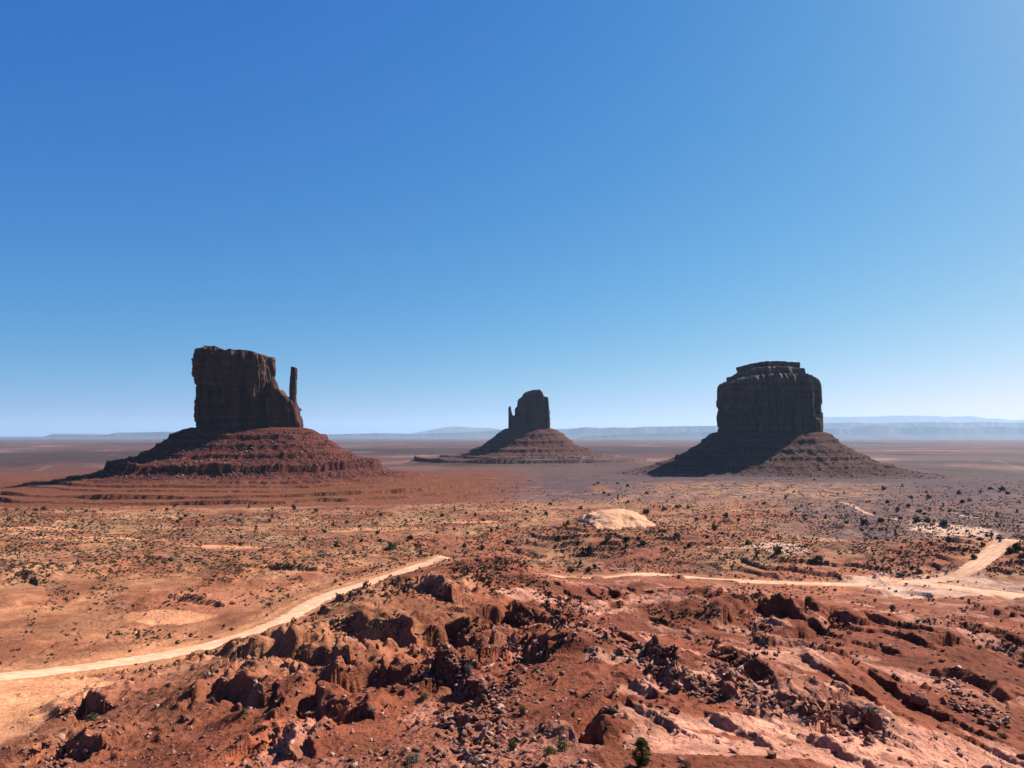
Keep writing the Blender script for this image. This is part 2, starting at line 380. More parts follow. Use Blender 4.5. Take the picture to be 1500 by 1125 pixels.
# rounded mounds: sight line, radius across, radius along, height
MOUNDS = [(330,1010,22,30,3.0),(520,905,16,24,3.5),(845,985,11,30,5.0),(560,905,20,30,4.0),(960,905,18,26,3.0),(1090,900,18,24,2.5),(1350,945,18,30,3.0),(730,1060,9,14,1.5),(1170,985,14,20,2.5),(205,962,9,12,2.2),(405,928,9,12,2.0),(500,872,8,14,2.5),(1010,1000,12,16,2.0),(1320,870,16,18,-2.5),(740,858,26,40,1.0),(1020,862,25,30,-2.0),(1090,825,45,40,2)]
MO = [(*at_base(a, b), c, d, h) for a, b, c, d, h in MOUNDS]
for _u in (800, 830, 860, 890, 920): _a = float(ray(_u, 640)[0]); MO.append((345 * math.sin(_a), 345 * math.cos(_a), 10, 50, -5.0))

SLABS = [(1080,1062,150,22),(1010,1095,110,34),(985,1020,75,16),(1000,985,45,12),(1150,990,70,16),(1140,1100,190,26),(1330,1100,90,34),(1280,1072,60,14),(780,882,60,12),(870,905,45,10),(1200,1030,60,10),(1450,1110,70,22),(900,1005,40,10),(1330,985,60,10),(1250,960,40,8)]
SL = []
for _u, _v, _wu, _wv in SLABS:
    _x, _y = at_base(_u, _v); _rr = math.hypot(_x, _y); _, _q = ray(_u, _v)
    SL.append((_x, _y, _wu * _rr / FPX, _wv * _rr / FPX / max(0.05, -float(_q))))
def slab_zone(x, y):
    m = np.zeros(x.shape); n = 0.45 * fbm(x / 9, y / 16, 4, 67) + 0.25 * fbm(x / 2.5, y / 4, 3, 68)
    sel = np.where(np.hypot(x, y) < 420)[0]
    for (cx, cy, a, b) in SL:
        d = np.hypot((x[sel] - cx) / a, (y[sel] - cy) / b) + n[sel]; m[sel] = np.maximum(m[sel], sst(1.05, 0.8, d))
    return m
SMOOTH = [(30,1045,95,55),(85,1005,80,22),(840,985,45,60),(1080,1105,140,16),(250,985,90,22),(330,1060,40,30),(1120,978,60,18)]
SMZ = []
for _u, _v, _wu, _wv in SMOOTH:
    _x, _y = at_base(_u, _v); _rr = math.hypot(_x, _y); _, _q = ray(_u, _v)
    SMZ.append((_x, _y, _wu * _rr / FPX, _wv * _rr / FPX / max(0.05, -float(_q))))
def smooth_zone(x, y):
    m = np.zeros(x.shape); sel = np.where(np.hypot(x, y) < 420)[0]; n = 0.3 * fbm(x[sel] / 8, y[sel] / 12, 3, 64)
    for (cx, cy, a, b) in SMZ: m[sel] = np.maximum(m[sel], sst(1.15, 0.7, np.hypot((x[sel] - cx) / a, (y[sel] - cy) / b) + n))
    return m
def road_flat(x, y, z):
    m_road = np.full(x.shape, 99.0)
    for L, hw in ROADS:
        sel = np.where((x > L[:, 0].min() - 25) & (x < L[:, 0].max() + 25) & (y > L[:, 1].min() - 25) & (y < L[:, 1].max() + 25))[0]
        if not len(sel): continue
        d, sd, pos, ov = seg_dist(x[sel], y[sel], L)
        zr = np.interp(pos, np.arange(len(L)), L[:, 2]); w = sst(17, hw + 1.6, d)
        zz = z[sel] * (1 - w) + (zr - 0.25) * w
        berm = np.exp(-((d - hw - 2.2) / 0.9) ** 2) * (0.55 + 0.5 * perlin(x[sel] / 9, y[sel] / 9, 77))
        z[sel] = zz + np.maximum(berm, 0) * (d > hw + 0.5); m_road[sel] = d
    return z, m_road
def land(x, y, detail=True):
    """height relative to the eye"""
    x = np.asarray(x, float).ravel(); y = np.asarray(y, float).ravel()
    r = np.hypot(x, y) + 1e-6; az = np.arctan2(x, y)
    z = base_z(r, az)
    smz = smooth_zone(x, y); near = sst(25, 75, r) * (1 - 0.7 * smz); n1 = near * (1 - sst(420, 1000, r)) * (1 - 0.6 * smz)
    # rounded mounds with gullies, leaning away from the sun
    wx = x + 5 * perlin(x / 30, y / 30, 3); wy = y + 5 * perlin(x / 30 + 9, y / 30, 4)
    amp = np.interp(r, [30, 80, 160, 400, 900, 2000], [0.6, 1.1, 1.9, 2.2, 1.8, 1.2])
    hill = fbm(wx / 42, wy / 52, 3, 21)
    hx = wx + 6 * hill; hy = wy + 3 * hill
    bil = np.abs(perlin(hx / 21, hy / 26, 31)) * 1.6 - 0.5
    z = z + near * amp * (hill * 0.75 + bil * 0.28)
    for (mx, my, ra, rb, h) in MO:
        z = z + h * np.exp(-(((x - mx) / ra) ** 2 + ((y - my) / rb) ** 2))
    # scarps
    jx = x + 1.6 * perlin(x / 6, y / 6, 41) + 2.5 * perlin(x / 17, y / 17, 42); jy = y + 1.6 * perlin(x / 6 + 31, y / 6, 43) + 2.5 * perlin(x / 17, y / 17 + 8, 44)
    sc_m = np.zeros(x.shape)
    for L, h, bl in SC:
        pad = bl * 2.2 + 8
        sel = np.where((x > L[:, 0].min() - pad) & (x < L[:, 0].max() + pad) & (y > L[:, 1].min() - pad) & (y < L[:, 1].max() + pad))[0]
        if not len(sel): continue
        d, sd, pos, ov = seg_dist(jx[sel], jy[sel], L)
        s = d * sd; s = np.where(sd == 0, d, s)
        w = 0.42 * h
        q_ = np.clip((s + w) / w, 0, 1) + 0.10 * perlin(x[sel] / 2.3, y[sel] / 2.3, 48)
        face = 0.30 * sst(0.0, 0.10, q_) + 0.38 * sst(0.34, 0.46, q_) + 0.32 * sst(0.72, 0.98, q_)
        f = np.where(s >= 0, np.exp(-(s / bl) ** 2), face)
        pit = np.where(s < 0, np.exp(-(s / (h * 1.5)) ** 2), sst(-w, 0, -s)) * 0.42 * h
        e = np.exp(-(ov / (0.35 * bl + 1.5)) ** 2)
        jag = 0.72 + 0.4 * perlin(x[sel] / 4.2, y[sel] / 4.2, 45) 
        z[sel] += (0.80 if math.hypot(*L.mean(0)) < 300 else 0.5) * (h * f * np.clip(jag, 0.3, 1.15) - pit) * e
        sc_m[sel] = np.maximum(sc_m[sel], e * np.exp(-(s / (h * 1.5)) ** 2) * (s < 1.5))
    # bedding steps in the middle distance
    stepm = sst(0.0, 0.35, fbm(x / 130, y / 130, 3, 51)) * sst(180, 300, r) * (1 - sst(1000, 1500, r)) * 0.75
    q = (z + 3.0 * fbm(x / 60, y / 60, 3, 52)) / 3.1; fq = q - np.floor(q)
    z = z + stepm * 3.1 * (sst(0.42, 0.56, fq) - fq)
    # bare rock
    s1 = x * 0.985 + y * 0.17; s2 = -x * 0.17 + y * 0.985       # strike of the rock bands
    rock = sst(0.06, 0.38, fbm(s1 / 17, s2 / 55, 4, 61) + 0.12 * sst(-10, 60, x) - 0.10 * sst(0, -80, x))
    slz = slab_zone(x, y); rock = np.maximum(rock, slz)
    rk = rock * n1
    f1, f2, cid = voronoi(s1 / 2.6 + 0.5 * perlin(x / 3, y / 3, 62), s2 / 5.2, 63)
    edge = sst(0.0, 0.10, f2 - f1)
    fall = (1 - sst(220, 480, r))
    z = z + rk * (1 - 0.8 * slz) * fall * ((cid - 0.5) * 0.3 * edge - 0.12 * (1 - edge))
    p1, p2, pid = voronoi(s1 / 2.6 + 0.22 * perlin(x / 1.5, y / 1.5, 69) + s2 / 12, s2 / 8.5, 70)
    z = z + slz * n1 * ((pid - 0.5) * 0.40 * sst(0, 0.05, p2 - p1) - 0.22 * (1 - sst(0.0, 0.06, p2 - p1)))
    g1, g2, gid = voronoi(s1 / 8.5, s2 / 15.0, 66)
    z = z + rk * ((gid - 0.5) * 0.45 * sst(0, 0.08, g2 - g1))
    rock_r = rock * (1 - 0.8 * slz)
    z = z + near * (0.25 + 0.75 * rock_r) * (0.55 * fbm(x / 7, y / 9, 4, 71) * (1 - sst(700, 1500, r)))
    z = z + n1 * (0.2 + 0.8 * rock_r) * 0.30 * ridged(x / 3.2, y / 4, 3, 72) * fall
    z = z + n1 * fall * 0.30 * (np.abs(perlin(x / 2.6 + 0.4 * perlin(x, y, 74), y / 3.2, 75)) - 0.25) * (0.35 + 0.65 * rock_r) * (1 - 0.5 * slz)
    # thin tilted beds breaking out of the slopes as long ragged ledges
    lm = sst(-0.02, 0.30, fbm(s1 / 24, s2 / 60, 4, 91)) * n1 * (1 - sst(240, 420, r)) * sst(60, 95, r)
    qq = (s1 + 4.5 * fbm(x / 22, y / 34, 4, 92) + 0.7 * fbm(x / 2.2, y / 2.6, 3, 93)) / 8.5; fr = qq - np.floor(qq)
    z = z + lm * 1.5 * ((1 - fr) * sst(0.0, 0.07, fr) - 0.45) * np.clip(0.9 + 1.0 * fbm(x / 7, y / 11, 3, 94), 0.1, 1.5)
    # clods and pebbles everywhere
    z = z + n1 * fall * 0.16 * np.maximum(perlin(x / 0.9, y / 0.9, 73) - 0.15, 0) * 2
    z = z + sst(600, 1000, r) * (1 - sst(4000, 9000, r)) * 1.6 * fbm(x / 160, y / 160, 4, 81)
    z = z + sst(2500, 4500, r) * 5 * np.maximum(fbm(x / 900, y / 900, 4, 82), -0.2) * sst(-0.9, 0.1, 1.0 - r / 40000)
    z, rd = road_flat(x, y, z)
    return z, dict(r=r, az=az, rock=rock, scarp=sc_m, road=rd, rk=rk, slz=slz, pid=pid, hill=hill, bil=bil, cid=cid, gid=gid, s1=s1, s2=s2)

# colour of the ground itself: sand, soil, bare slabs, grass flats
SOIL = np.array([0.185, 0.056, 0.029]); SLAB = np.array([0.47, 0.215, 0.14]); SAND = np.array([0.45, 0.205, 0.102]); TAN = np.array([0.46, 0.232, 0.120])
RED = np.array([0.25, 0.088, 0.048]); PURP = np.array([0.132, 0.082, 0.082]); PALE = np.array([0.58, 0.355, 0.245]); OLIVE = np.array([0.24, 0.145, 0.08]); PINK = np.array([0.30, 0.165, 0.14]); GREY = np.array([0.165, 0.122, 0.105])
PALE_SPOTS = [(1370,857,75,10),(1440,866,80,8),(1290,853,45,7),(1345,862,50,8),(1150,803,30,7),(1490,866,40,12),(1300,900,22,6),(560,960,0.1,0.1),(1400,778,48,7),(1140,800,40,6),(60,1010,110,22),(20,1055,60,45),(150,790,90,5),(60,775,50,4),(330,800,60,4),(560,775,60,5),(690,765,50,4),(240,905,60,8)]
TRAILS = [([(1232,737),(1250,741),(1264,749),(1278,753)],3.0),([(1400,752),(1418,757),(1440,760)],3.0),([(55,690),(62,687),(70,683)],9.0),([(1456,674),(1470,678),(1500,687)],9.0),([(1040,800),(1090,804),(1150,802)],3),([(1310,759),(1345,766),(1400,773)],5)]
def colour(x, y, m):
    r, az = m['r'], m['az']
    def mixc(c, b, w): return c + (b - c) * np.clip(w, 0, 1)[:, None]
    nA = fbm(x / 70, y / 95, 5, 101); nB = fbm(x / 22, y / 34, 4, 102); nC = fbm(x / 6, y / 9, 4, 103)
    c = np.broadcast_to(SOIL, (len(x), 3)).copy()
    c = mixc(c, SOIL * 1.45, sst(-0.2, 0.5, nB))
    rockw = sst(0.25, 0.8, m['rock'] + 0.55 * nC) * (0.3 + 0.7 * sst(-0.3, 0.3, nB))
    c = mixc(c, SLAB * (0.72 + 0.5 * m['cid'])[:, None], rockw * (0.50 + 0.35 * sst(-0.02, 0.14, az)))
    c = mixc(c, SLAB * 1.0 * (0.72 + 0.5 * m['pid'])[:, None] * (1 + 0.25 * np.clip(nC, -1, 1))[:, None], m['slz'] * (0.55 + 0.45 * sst(-0.35, 0.1, nC + 0.4 * nB)))
    # sandy basin on the left, tan grass flats beyond, purple-brown scrub on the right
    left = sst(0.02, -0.26, az + 0.10 * nA) * sst(120, 190, r) 
    c = mixc(c, SAND * (0.85 + 0.3 * np.clip(nC, -1, 1))[:, None], left * (0.35 + 0.5 * sst(-0.3, 0.3, nB)) * (1 - sst(650, 900, r)))
    c = mixc(c, RED * 1.25, left * sst(0.0, 0.35, nA) * 0.6 * (1 - sst(700, 900, r)))
    mid = sst(360, 480, r + 60 * nA) 
    c = mixc(c, RED * 1.35, mid * (1 - 0.6 * left))
    tan = mid * sst(-0.05, 0.55, nA + 0.25 * nB + 0.25 * sst(520, 700, r)) * (1 - sst(1250, 1700, r + 150 * nA))
    c = mixc(c, TAN * (0.95 + 0.25 * np.clip(nC, -1, 1))[:, None], tan * 0.9)
    c = mixc(c, OLIVE, mid * sst(0.05, 0.4, fbm(x / 35, y / 50, 4, 105)) * (1 - sst(1300, 1700, r)) * 0.45)
    far = sst(1050, 1350, r + 120 * nA)
    c = mixc(c, RED * 0.92, far * sst(0.05, -0.02, az))
    c = mixc(c, PURP * 1.12, far * sst(-0.04, 0.06, az) * (1 - 0.85 * sst(0.1, 0.45, nA) * (1 - sst(1500, 1800, r))))
    c = mixc(c, np.array([0.115, 0.062, 0.04]), mid * sst(0.02, 0.5, fbm(x / 9, y / 14, 5, 106)) * (1 - sst(900, 1400, r)) * 0.75)
    rp = sst(0.26, 0.42, az + 0.08 * nA) * sst(680, 820, r + 60 * nB) * (1 - 0.6 * sst(0.1, 0.5, nB))
    c = mixc(c, PURP, rp * 0.85)
    band = sst(0.1, 0.24, az) * sst(1150, 1350, r) * (1 - sst(1650, 1800, r + 100 * nA)) * (1 - sst(0.40, 0.5, az))
    c = mixc(c, TAN * 0.95, band * sst(-0.3, 0.2, nB) * 0.9)
    # the great plain: broad patches of red, pink and grey-green
    pl = sst(2200, 3200, r); g1 = fbm(x / 1500, y / 1700, 5, 111); g2 = fbm(x / 700, y / 800, 5, 112); g3 = fbm(x / 3800, y / 4200, 4, 113)
    c = mixc(c, RED * 0.3 + PURP * 0.65, pl); c = mixc(c, GREY, pl * sst(-0.1, 0.3, g1) * 0.8); c = mixc(c, PINK, pl * sst(0.05, 0.45, g2) * 0.8); c = mixc(c, PURP * 0.62, pl * sst(-0.05, 0.35, g3) * 0.9); c = mixc(c, PURP * 0.5, pl * sst(0.1, 0.5, fbm(x / 420, y / 900, 5, 114)) * 0.7); c = mixc(c, PINK * 1.5, pl * sst(0.42, 0.65, g2) * 0.8)
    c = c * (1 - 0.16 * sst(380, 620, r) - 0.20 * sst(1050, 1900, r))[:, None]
    for (u, v, wu, wv) in PALE_SPOTS:
        if wu < 1: continue
        px, py = at_base(u, v); rr = math.hypot(px, py); _, q = ray(u, v)
        ww = wu * rr / FPX; wl = wv * rr / FPX / max(0.05, -float(q))
        d = np.hypot((x - px) / ww, (y - py) / wl) + 0.35 * nC + 0.3 * nB
        tgt = SAND * 1.25 if u < 700 else (PALE * 1.12 if v > 840 else PALE)
        c = mixc(c, tgt, sst(1.1, 0.75, d) * 0.9)
    for pts, hw in TRAILS:
        L = np.array([at_base(*p) for p in pts])
        sel = np.where((x > L[:, 0].min() - 30) & (x < L[:, 0].max() + 30) & (y > L[:, 1].min() - 60) & (y < L[:, 1].max() + 60))[0]
        if len(sel):
            d, *_ = seg_dist(x[sel], y[sel], L); c[sel] = mixc(c[sel], PALE, sst(hw * 1.3, hw * 0.7, d + 1.5 * nC[sel]) * (0.75 if hw < 8 else 0.12))
    rw = sst(17, 5, m['road'] + 4 * nC); c = mixc(c, SAND * 1.05, rw * 0.75)
    return np.clip(c * 0.79, 0.01, 0.9)

# ------------------------------------------------------------------ terrain sheet, all the way to the horizon
cols = np.concatenate([np.radians(np.linspace(-36.5, 36.5, 1180)), np.radians(np.linspace(36.5, 323.5, 132)[1:-1])])
cols = (cols + np.pi) % (2 * np.pi) - np.pi
rows = np.concatenate([np.exp(np.linspace(math.log(2.5), math.log(58), 44))[:-1], np.exp(np.linspace(math.log(58), math.log(1150), 930))[:-1],
                       np.exp(np.linspace(math.log(1150), math.log(3200), 170))[:-1], np.exp(np.linspace(math.log(3200), math.log(140000), 118))])
RRg, AAg = np.meshgrid(rows, cols, indexing='ij')
gx = (RRg * np.sin(AAg)).ravel(); gy = (RRg * np.cos(AAg)).ravel()
gz = np.empty(gx.size); gc = np.empty((gx.size, 3))
for s in range(0, gx.size, 250000):
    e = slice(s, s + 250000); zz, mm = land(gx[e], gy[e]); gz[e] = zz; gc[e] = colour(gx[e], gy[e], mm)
nr, nc = len(rows), len(cols)
tV = np.stack([gx, gy, gz + ZC], 1)
tV = np.vstack([tV, [[0, 0, ZC - 1.75]]]); tC = np.vstack([gc, SOIL[None]])
fq = grid_faces(nr, nc, True)[:, ::-1]
fan = np.stack([np.full(nc, nr * nc), np.full(nc, nr * nc), np.arange(nc), (np.arange(nc) + 1) % nc], 1)
me = np_mesh('terrain', tV, fq, tC)
ter = link('terrain', me, M['ground'], smooth=True); tag(ter, 'red desert ground of sand, soil and bare slabs reaching to the horizon', 'ground', kind='structure')
GZ = gz.reshape(nr, nc); NV = 1180
VIEW_Q = GZ[:, :NV] / rows[:, None]
RUNMAX = np.maximum.accumulate(VIEW_Q, axis=0)
def ground_z(x, y):
    """height of the built sheet (bilinear)"""
    r = math.hypot(x, y); a = math.atan2(x, y)
    ci = (a - cols[0]) / (cols[1] - cols[0]); j = int(min(max(math.floor(ci), 0), NV - 2)); fj = min(max(ci - j, 0), 1)
    i = int(min(max(np.searchsorted(rows, r) - 1, 0), nr - 2)); fi = min(max((r - rows[i]) / (rows[i + 1] - rows[i]), 0), 1)
    a0 = GZ[i, j] * (1 - fj) + GZ[i, j + 1] * fj; a1 = GZ[i + 1, j] * (1 - fj) + GZ[i + 1, j + 1] * fj
    return a0 * (1 - fi) + a1 * fi + ZC
def at(u, v):
    """first ground point along a sight line"""
    az, q = ray(u, v); j = int(round(min(max((float(az) - cols[0]) / (cols[1] - cols[0]), 0), NV - 1)))
    k = int(np.searchsorted(RUNMAX[44:, j], float(q))) + 44; k = min(k, nr - 1); r = rows[k]
    x, y = r * math.sin(az), r * math.cos(az)
    return x, y, ground_z(x, y)

# ------------------------------------------------------------------ road
def road_strip(L, hw, name):
    P = catmull(L, 5); d = np.gradient(P[:, :2], axis=0); d /= np.linalg.norm(d, axis=1)[:, None]; nrm = np.stack([-d[:, 1], d[:, 0]], 1)
    s = np.concatenate([[0], np.cumsum(np.hypot(*np.diff(P[:, :2], axis=0).T))])
    ts = np.linspace(-1, 1, 9); V = []; UV = []
    for k in range(len(P)):
        w = hw * (1 + (float(0.4 * sst(425, 450, np.array(P[k, 1])) * (1 - 1.35 * sst(492, 520, np.array(P[k, 1])))) if hw < 5 else 0)) * (1 + 0.22 * float(fbm(np.array([s[k] / 16.0]), np.array([0.5]), 4, 311)[0]))
        for t in ts:
            ex = 1.9 * float(fbm(np.array([s[k] / 3.0]), np.array([t * 5.0]), 3, 312)[0]) if abs(t) == 1 else 0
            V.append((P[k, 0] + nrm[k, 0] * (t * w + ex), P[k, 1] + nrm[k, 1] * (t * w + ex), P[k, 2] + ZC - 0.02 - 0.26 * abs(t) ** 4 + 0.03 * math.cos(t * 9)))
            UV.append((s[k] / 40, t * w / 2))
    F = grid_faces(len(P), 9)
    me = np_mesh(name, np.array(V), F[:, ::-1]); uvl = me.uv_layers.new(name='UVMap'); UV = np.array(UV, np.float32)
    li = np.empty(len(me.loops), np.int32); me.loops.foreach_get('vertex_index', li); uvl.data.foreach_set('uv', UV[li].ravel())
    o = link(name, me, M['road'], smooth=True)
    return tag(o, 'pale graded dirt road winding across the red desert', 'road', kind='structure')
for i_, (L, hw) in enumerate(ROADS):
    o = road_strip(L - np.array([0, 0, 0.07 * i_]), hw if i_ else 4.4, 'road')
    if i_: o['label'] = 'wide pale dirt spur leaving the junction for the right edge'

# ------------------------------------------------------------------ pale sand dune
def dune():
    x0, y0, _ = at(905, 771); x1, y1, _ = at(905, 745)
    cx, cy = x0, y0 + 26
    rx, ry = 50 * math.hypot(cx, cy) / FPX * 1.0, 40
    g = np.linspace(-1.25, 1.25, 90); X, Y = np.meshgrid(g, g); d = np.hypot(np.where(X > 0, X * (1 + 0.25 * np.clip(Y, -1, 1)), X * (1 - 0.2 * Y)), Y)
    wx = cx + X * rx; wy = cy + Y * ry
    zb, _m = land(wx, wy); zb = zb.reshape(X.shape)
    zbs = zb
    for _ in range(12): zbs = (zbs + np.roll(zbs, 1, 0) + np.roll(zbs, -1, 0) + np.roll(zbs, 1, 1) + np.roll(zbs, -1, 1)) / 5
    d2 = d + 0.34 * fbm(X * 1.2 + 4, Y * 1.2, 5, 301) + 0.16 * fbm(X * 5, Y * 5, 3, 303)
    z = np.where(d2 < 1, zbs + 13.0 * (1 - np.clip(d2, 0, 1) ** 2) * (0.65 + 0.35 * Y) + 0.4, zb - 1.0) + 0.15 * fbm(X * 5, Y * 9, 3, 302)
    V = np.stack([wx.ravel() - cx, wy.ravel() - cy, z.ravel() + ZC], 1)
    o = link('dune', np_mesh('dune', V, grid_faces(90, 90)), M['dune'], smooth=True); o.location = (cx, cy, 0)
    tag(o, 'pale smooth sand dune rising from the tan scrub flat', 'dune', kind='structure')
dune()

# ------------------------------------------------------------------ buttes
def px2m(D, u, v):
    """lateral offset and height above the eye of a sight line at depth D"""
    xx = (u - 750) / FPX; yy = (562.5 - v) / FPX
    cy = math.cos(PITCH) - yy * math.sin(PITCH); cz = math.sin(PITCH) + yy * math.cos(PITCH)
    return xx / cy * D, cz / cy * D
def closed(pts, n):
    p = catmull(np.vstack([pts[-1:], pts, pts[:2]]), 24)[24:-24]
    s = np.concatenate([[0], np.cumsum(np.hypot(*np.diff(p, axis=0).T))]); t = np.linspace(0, s[-1], n, endpoint=False)
    return np.stack([np.interp(t, s, p[:, 0]), np.interp(t, s, p[:, 1])], 1)
def superell(xa, xb, yc, dep, n=40, p=3.2, seed=0, rough=0.06):
    """plan outline: starts at the back, runs round"""
    th = np.linspace(0, 2 * np.pi, n, endpoint=False) + np.pi / 2
    c, s = np.cos(th), np.sin(th); rr = (np.abs(c) ** p + np.abs(s) ** p) ** (-1 / p)
    rr = rr * (1 + rough * fbm(c * 1.7 + seed, s * 1.7, 3, 400 + seed))
    return np.stack([(xa + xb) / 2 + (xb - xa) / 2 * rr * c, yc + dep / 2 * rr * s], 1)
def tower(name, outline, H, zb, mat, parent, seed, ns=520, nz=110, flute=1.0, taper=0.05, rnd=6.0, ledges=(), org=(0, 0), flare=0.0):
    P = closed(outline, ns); d = np.roll(P, -1, 0) - np.roll(P, 1, 0); d /= np.linalg.norm(d, axis=1)[:, None]
    N = np.stack([d[:, 1], -d[:, 0]], 1); C = P.mean(0)
    if ((P - C) * N).sum() < 0: N = -N
    size = min(np.ptp(P[:, 0]), np.ptp(P[:, 1]))
    k = min(1.0, size / 90.0) * flute
    tt = np.concatenate([np.linspace(0, 0.86, nz - 30), np.linspace(0.86, 1, 31)[1:]])
    Ht = H(P[:, 0]) + 2.0 * k * fbm(P[:, 0] / 14, P[:, 1] / 14, 3, seed + 9)
    V = []
    for t in tt:
        z = zb + t * (Ht - zb)
        x, y = P[:, 0], P[:, 1]
        o = 13.0 * k * fbm(x / 55 + z / 420, y / 55 - z / 380, 3, seed)
        cr = np.clip(1 - np.abs(perlin(x / 30 + z / 500, y / 30 + z / 640, seed + 3)) * 5.0, 0, 1) ** 1.4
        o = o - 9.0 * k * cr
        cr2 = np.clip(1 - np.abs(perlin(x / 8 + z / 160, y / 8 - z / 210, seed + 4)) * 4, 0, 1) ** 1.5
        o = o - 1.3 * k * cr2
        o = o + 2.4 * k * fbm(x / 11 + z / 60, y / 11 + z / 50, 4, seed + 5)
        # spalled alcoves: blocks fallen from the face
        f1, f2, cid = voronoi(x / 24 + y / 31, z / 46 + x / 90, seed + 6)
        o = o + 6.5 * k * (cid - 0.5)
        ox, fid = facets(x / 26 + 0.25 * perlin(z / 60, x / 40, seed + 14), z / 85 + y / 70, seed + 13)
        o = o - 26 * ox * k * 1.5 * (fid - 0.35) * (0.4 + 0.6 * sst(0.25, 0.6, t))
        o = o - 3.0 * k
        o = o + 1.1 * k * perlin(z / 7.0, x / 60 + y / 60, seed + 7)
        for (zl, dep) in ledges: o = o - dep * sst(zl - 1.5, zl + 1.5, z)
        o = o - taper * (z - zb) * 0.5 + flare * np.exp(-np.maximum(z - zb, 0) / 22.0)
        o = o - rnd * k * (np.clip((t - 0.9) / 0.1, 0, 1) ** 2.2)
        o = np.clip(o, -0.42 * size, 5)
        V.append(np.stack([x + N[:, 0] * o, y + N[:, 1] * o, z], 1))
    top = V[-1]; Ct = top[:, :2].mean(0)
    for q in (0.96, 0.9, 0.82, 0.72, 0.6, 0.46, 0.3, 0.15, 0.02):
        xy = Ct + (top[:, :2] - Ct) * q
        z = H(xy[:, 0]) + 2.0 * k * fbm(xy[:, 0] / 14, xy[:, 1] / 14, 3, seed + 9)
        w = sst(0.7, 1.0, q); z = z * (1 - w) + (top[:, 2]) * w
        V.append(np.column_stack([xy, z]))
    n = len(V); V = np.vstack(V)
    V = V - np.array([org[0], org[1], -ZC + org[2] if len(org) > 2 else 0])
    me = np_mesh(name, V, grid_faces(n, ns, True))
    return link(name, me, mat, parent, smooth=True)
def apron(name, outline, prof, ledges, ext, mat, parent, seed, step, org, amp=1.0, front=None):
    P = closed(outline, 260)
    x0, x1, y0, y1 = ext
    xs = np.arange(x0, x1, step[0]); ys = np.concatenate([np.arange(y0, org[1], step[1]), np.arange(org[1], y1, step[1] * 2.2)])
    X, Y = np.meshgrid(xs, ys); x = X.ravel(); y = Y.ravel()
    wx = x + 6 * amp * fbm(x / 60, y / 60, 3, seed); wy = y + 6 * amp * fbm(x / 60 + 7, y / 60, 3, seed + 1)
    best = np.full(x.shape, 1e9); idx = np.zeros(x.shape)
    for i in range(260):
        dd = (wx - P[i, 0]) ** 2 + (wy - P[i, 1]) ** 2; kk = dd < best; best = np.where(kk, dd, best); idx = np.where(kk, i, idx)
    d = np.sqrt(best)
    # inside test by winding of the outline
    ins = np.zeros(x.shape, bool); j = 259
    for i in range(260):
        c = ((P[i, 1] > wy) != (P[j, 1] > wy)); xi = (P[j, 0] - P[i, 0]) * (wy - P[i, 1]) / (P[j, 1] - P[i, 1] + 1e-12) + P[i, 0]
        ins ^= c & (wx < xi); j = i
    d = np.where(ins, 0, d)
    s = idx * np.hypot(*(np.roll(P, -1, 0) - P).T).mean()
    pd, pz = np.array(prof).T
    z = np.interp(d, pd, pz)
    ga = sst(5, 70, d) * (1 - sst(pd[-1] * 0.55, pd[-1], d))
    ang = np.arctan2(y - org[1], x - org[0])
    cx, cy = np.cos(ang), np.sin(ang)
    rf = 1 - 0.85 * sst(pd[-1] * 0.36, pd[-1] * 0.5, d)
    z = z + amp * ga * rf * (2.2 * (ridged(cx * 7, cy * 7, 3, seed + 2) - 0.4) + 0.9 * (ridged(cx * 19 + d / 200, cy * 19, 2, seed + 12) - 0.4))
    z = z + amp * ga * rf * 2.4 * fbm(x / 26, y / 26, 4, seed + 3)
    for (zl, hl, b) in ledges:
        zz = zl + (2.2 if zl > -84 else 0.9) * fbm(x / 70, y / 70, 3, seed + int(abs(zl) * 7))
        hh = hl * (np.clip(0.9 + 0.75 * fbm(x / 75, y / 75, 3, seed + 33 + int(abs(zl))), 0, 1.25) if zl > -84 else 1.45 * np.clip(0.75 + 0.9 * fbm(x / 260, y / 140, 3, seed + 33 + int(abs(zl))), 0, 1.2))
        # a bench above, a wall below, with scalloped foot
        sc_ = 0.5 * hh * np.maximum(0, ridged(cx * 26, cy * 26, 2, seed + 50 + int(abs(zl))))
        z = z + hh * sst(zz - 0.12, zz + 0.03, z) * np.exp(-np.maximum(z - zz, 0) / b) - 0.0 * sc_
    z = z + amp * rf * (0.3 + 0.7 * ga) * (2.2 * fbm(x / 10, y / 10, 4, seed + 4) + 1.6 * np.maximum(perlin(x / 5, y / 5, seed + 5) - 0.1, 0))
    V = np.stack([x - org[0], y - org[1], z + ZC - org[2]], 1)
    rr = np.hypot(x, y); zero = np.zeros(x.shape)
    gc_ = colour(x, y, dict(r=rr, az=np.arctan2(x, y), rock=zero, cid=zero + 0.5, pid=zero, slz=zero, road=zero + 99)) / 0.66
    fac = sst(pd[-1] * 0.30, pd[-1] * 0.48, d + 50 * fbm(x / 60, y / 60, 4, seed + 60))
    me = np_mesh(name, V, grid_faces(len(ys), len(xs)), np.column_stack([gc_, fac]))
    o = link(name, me, mat, parent, smooth=True)
    return o, (xs, ys, z.reshape(X.shape), d.reshape(X.shape))
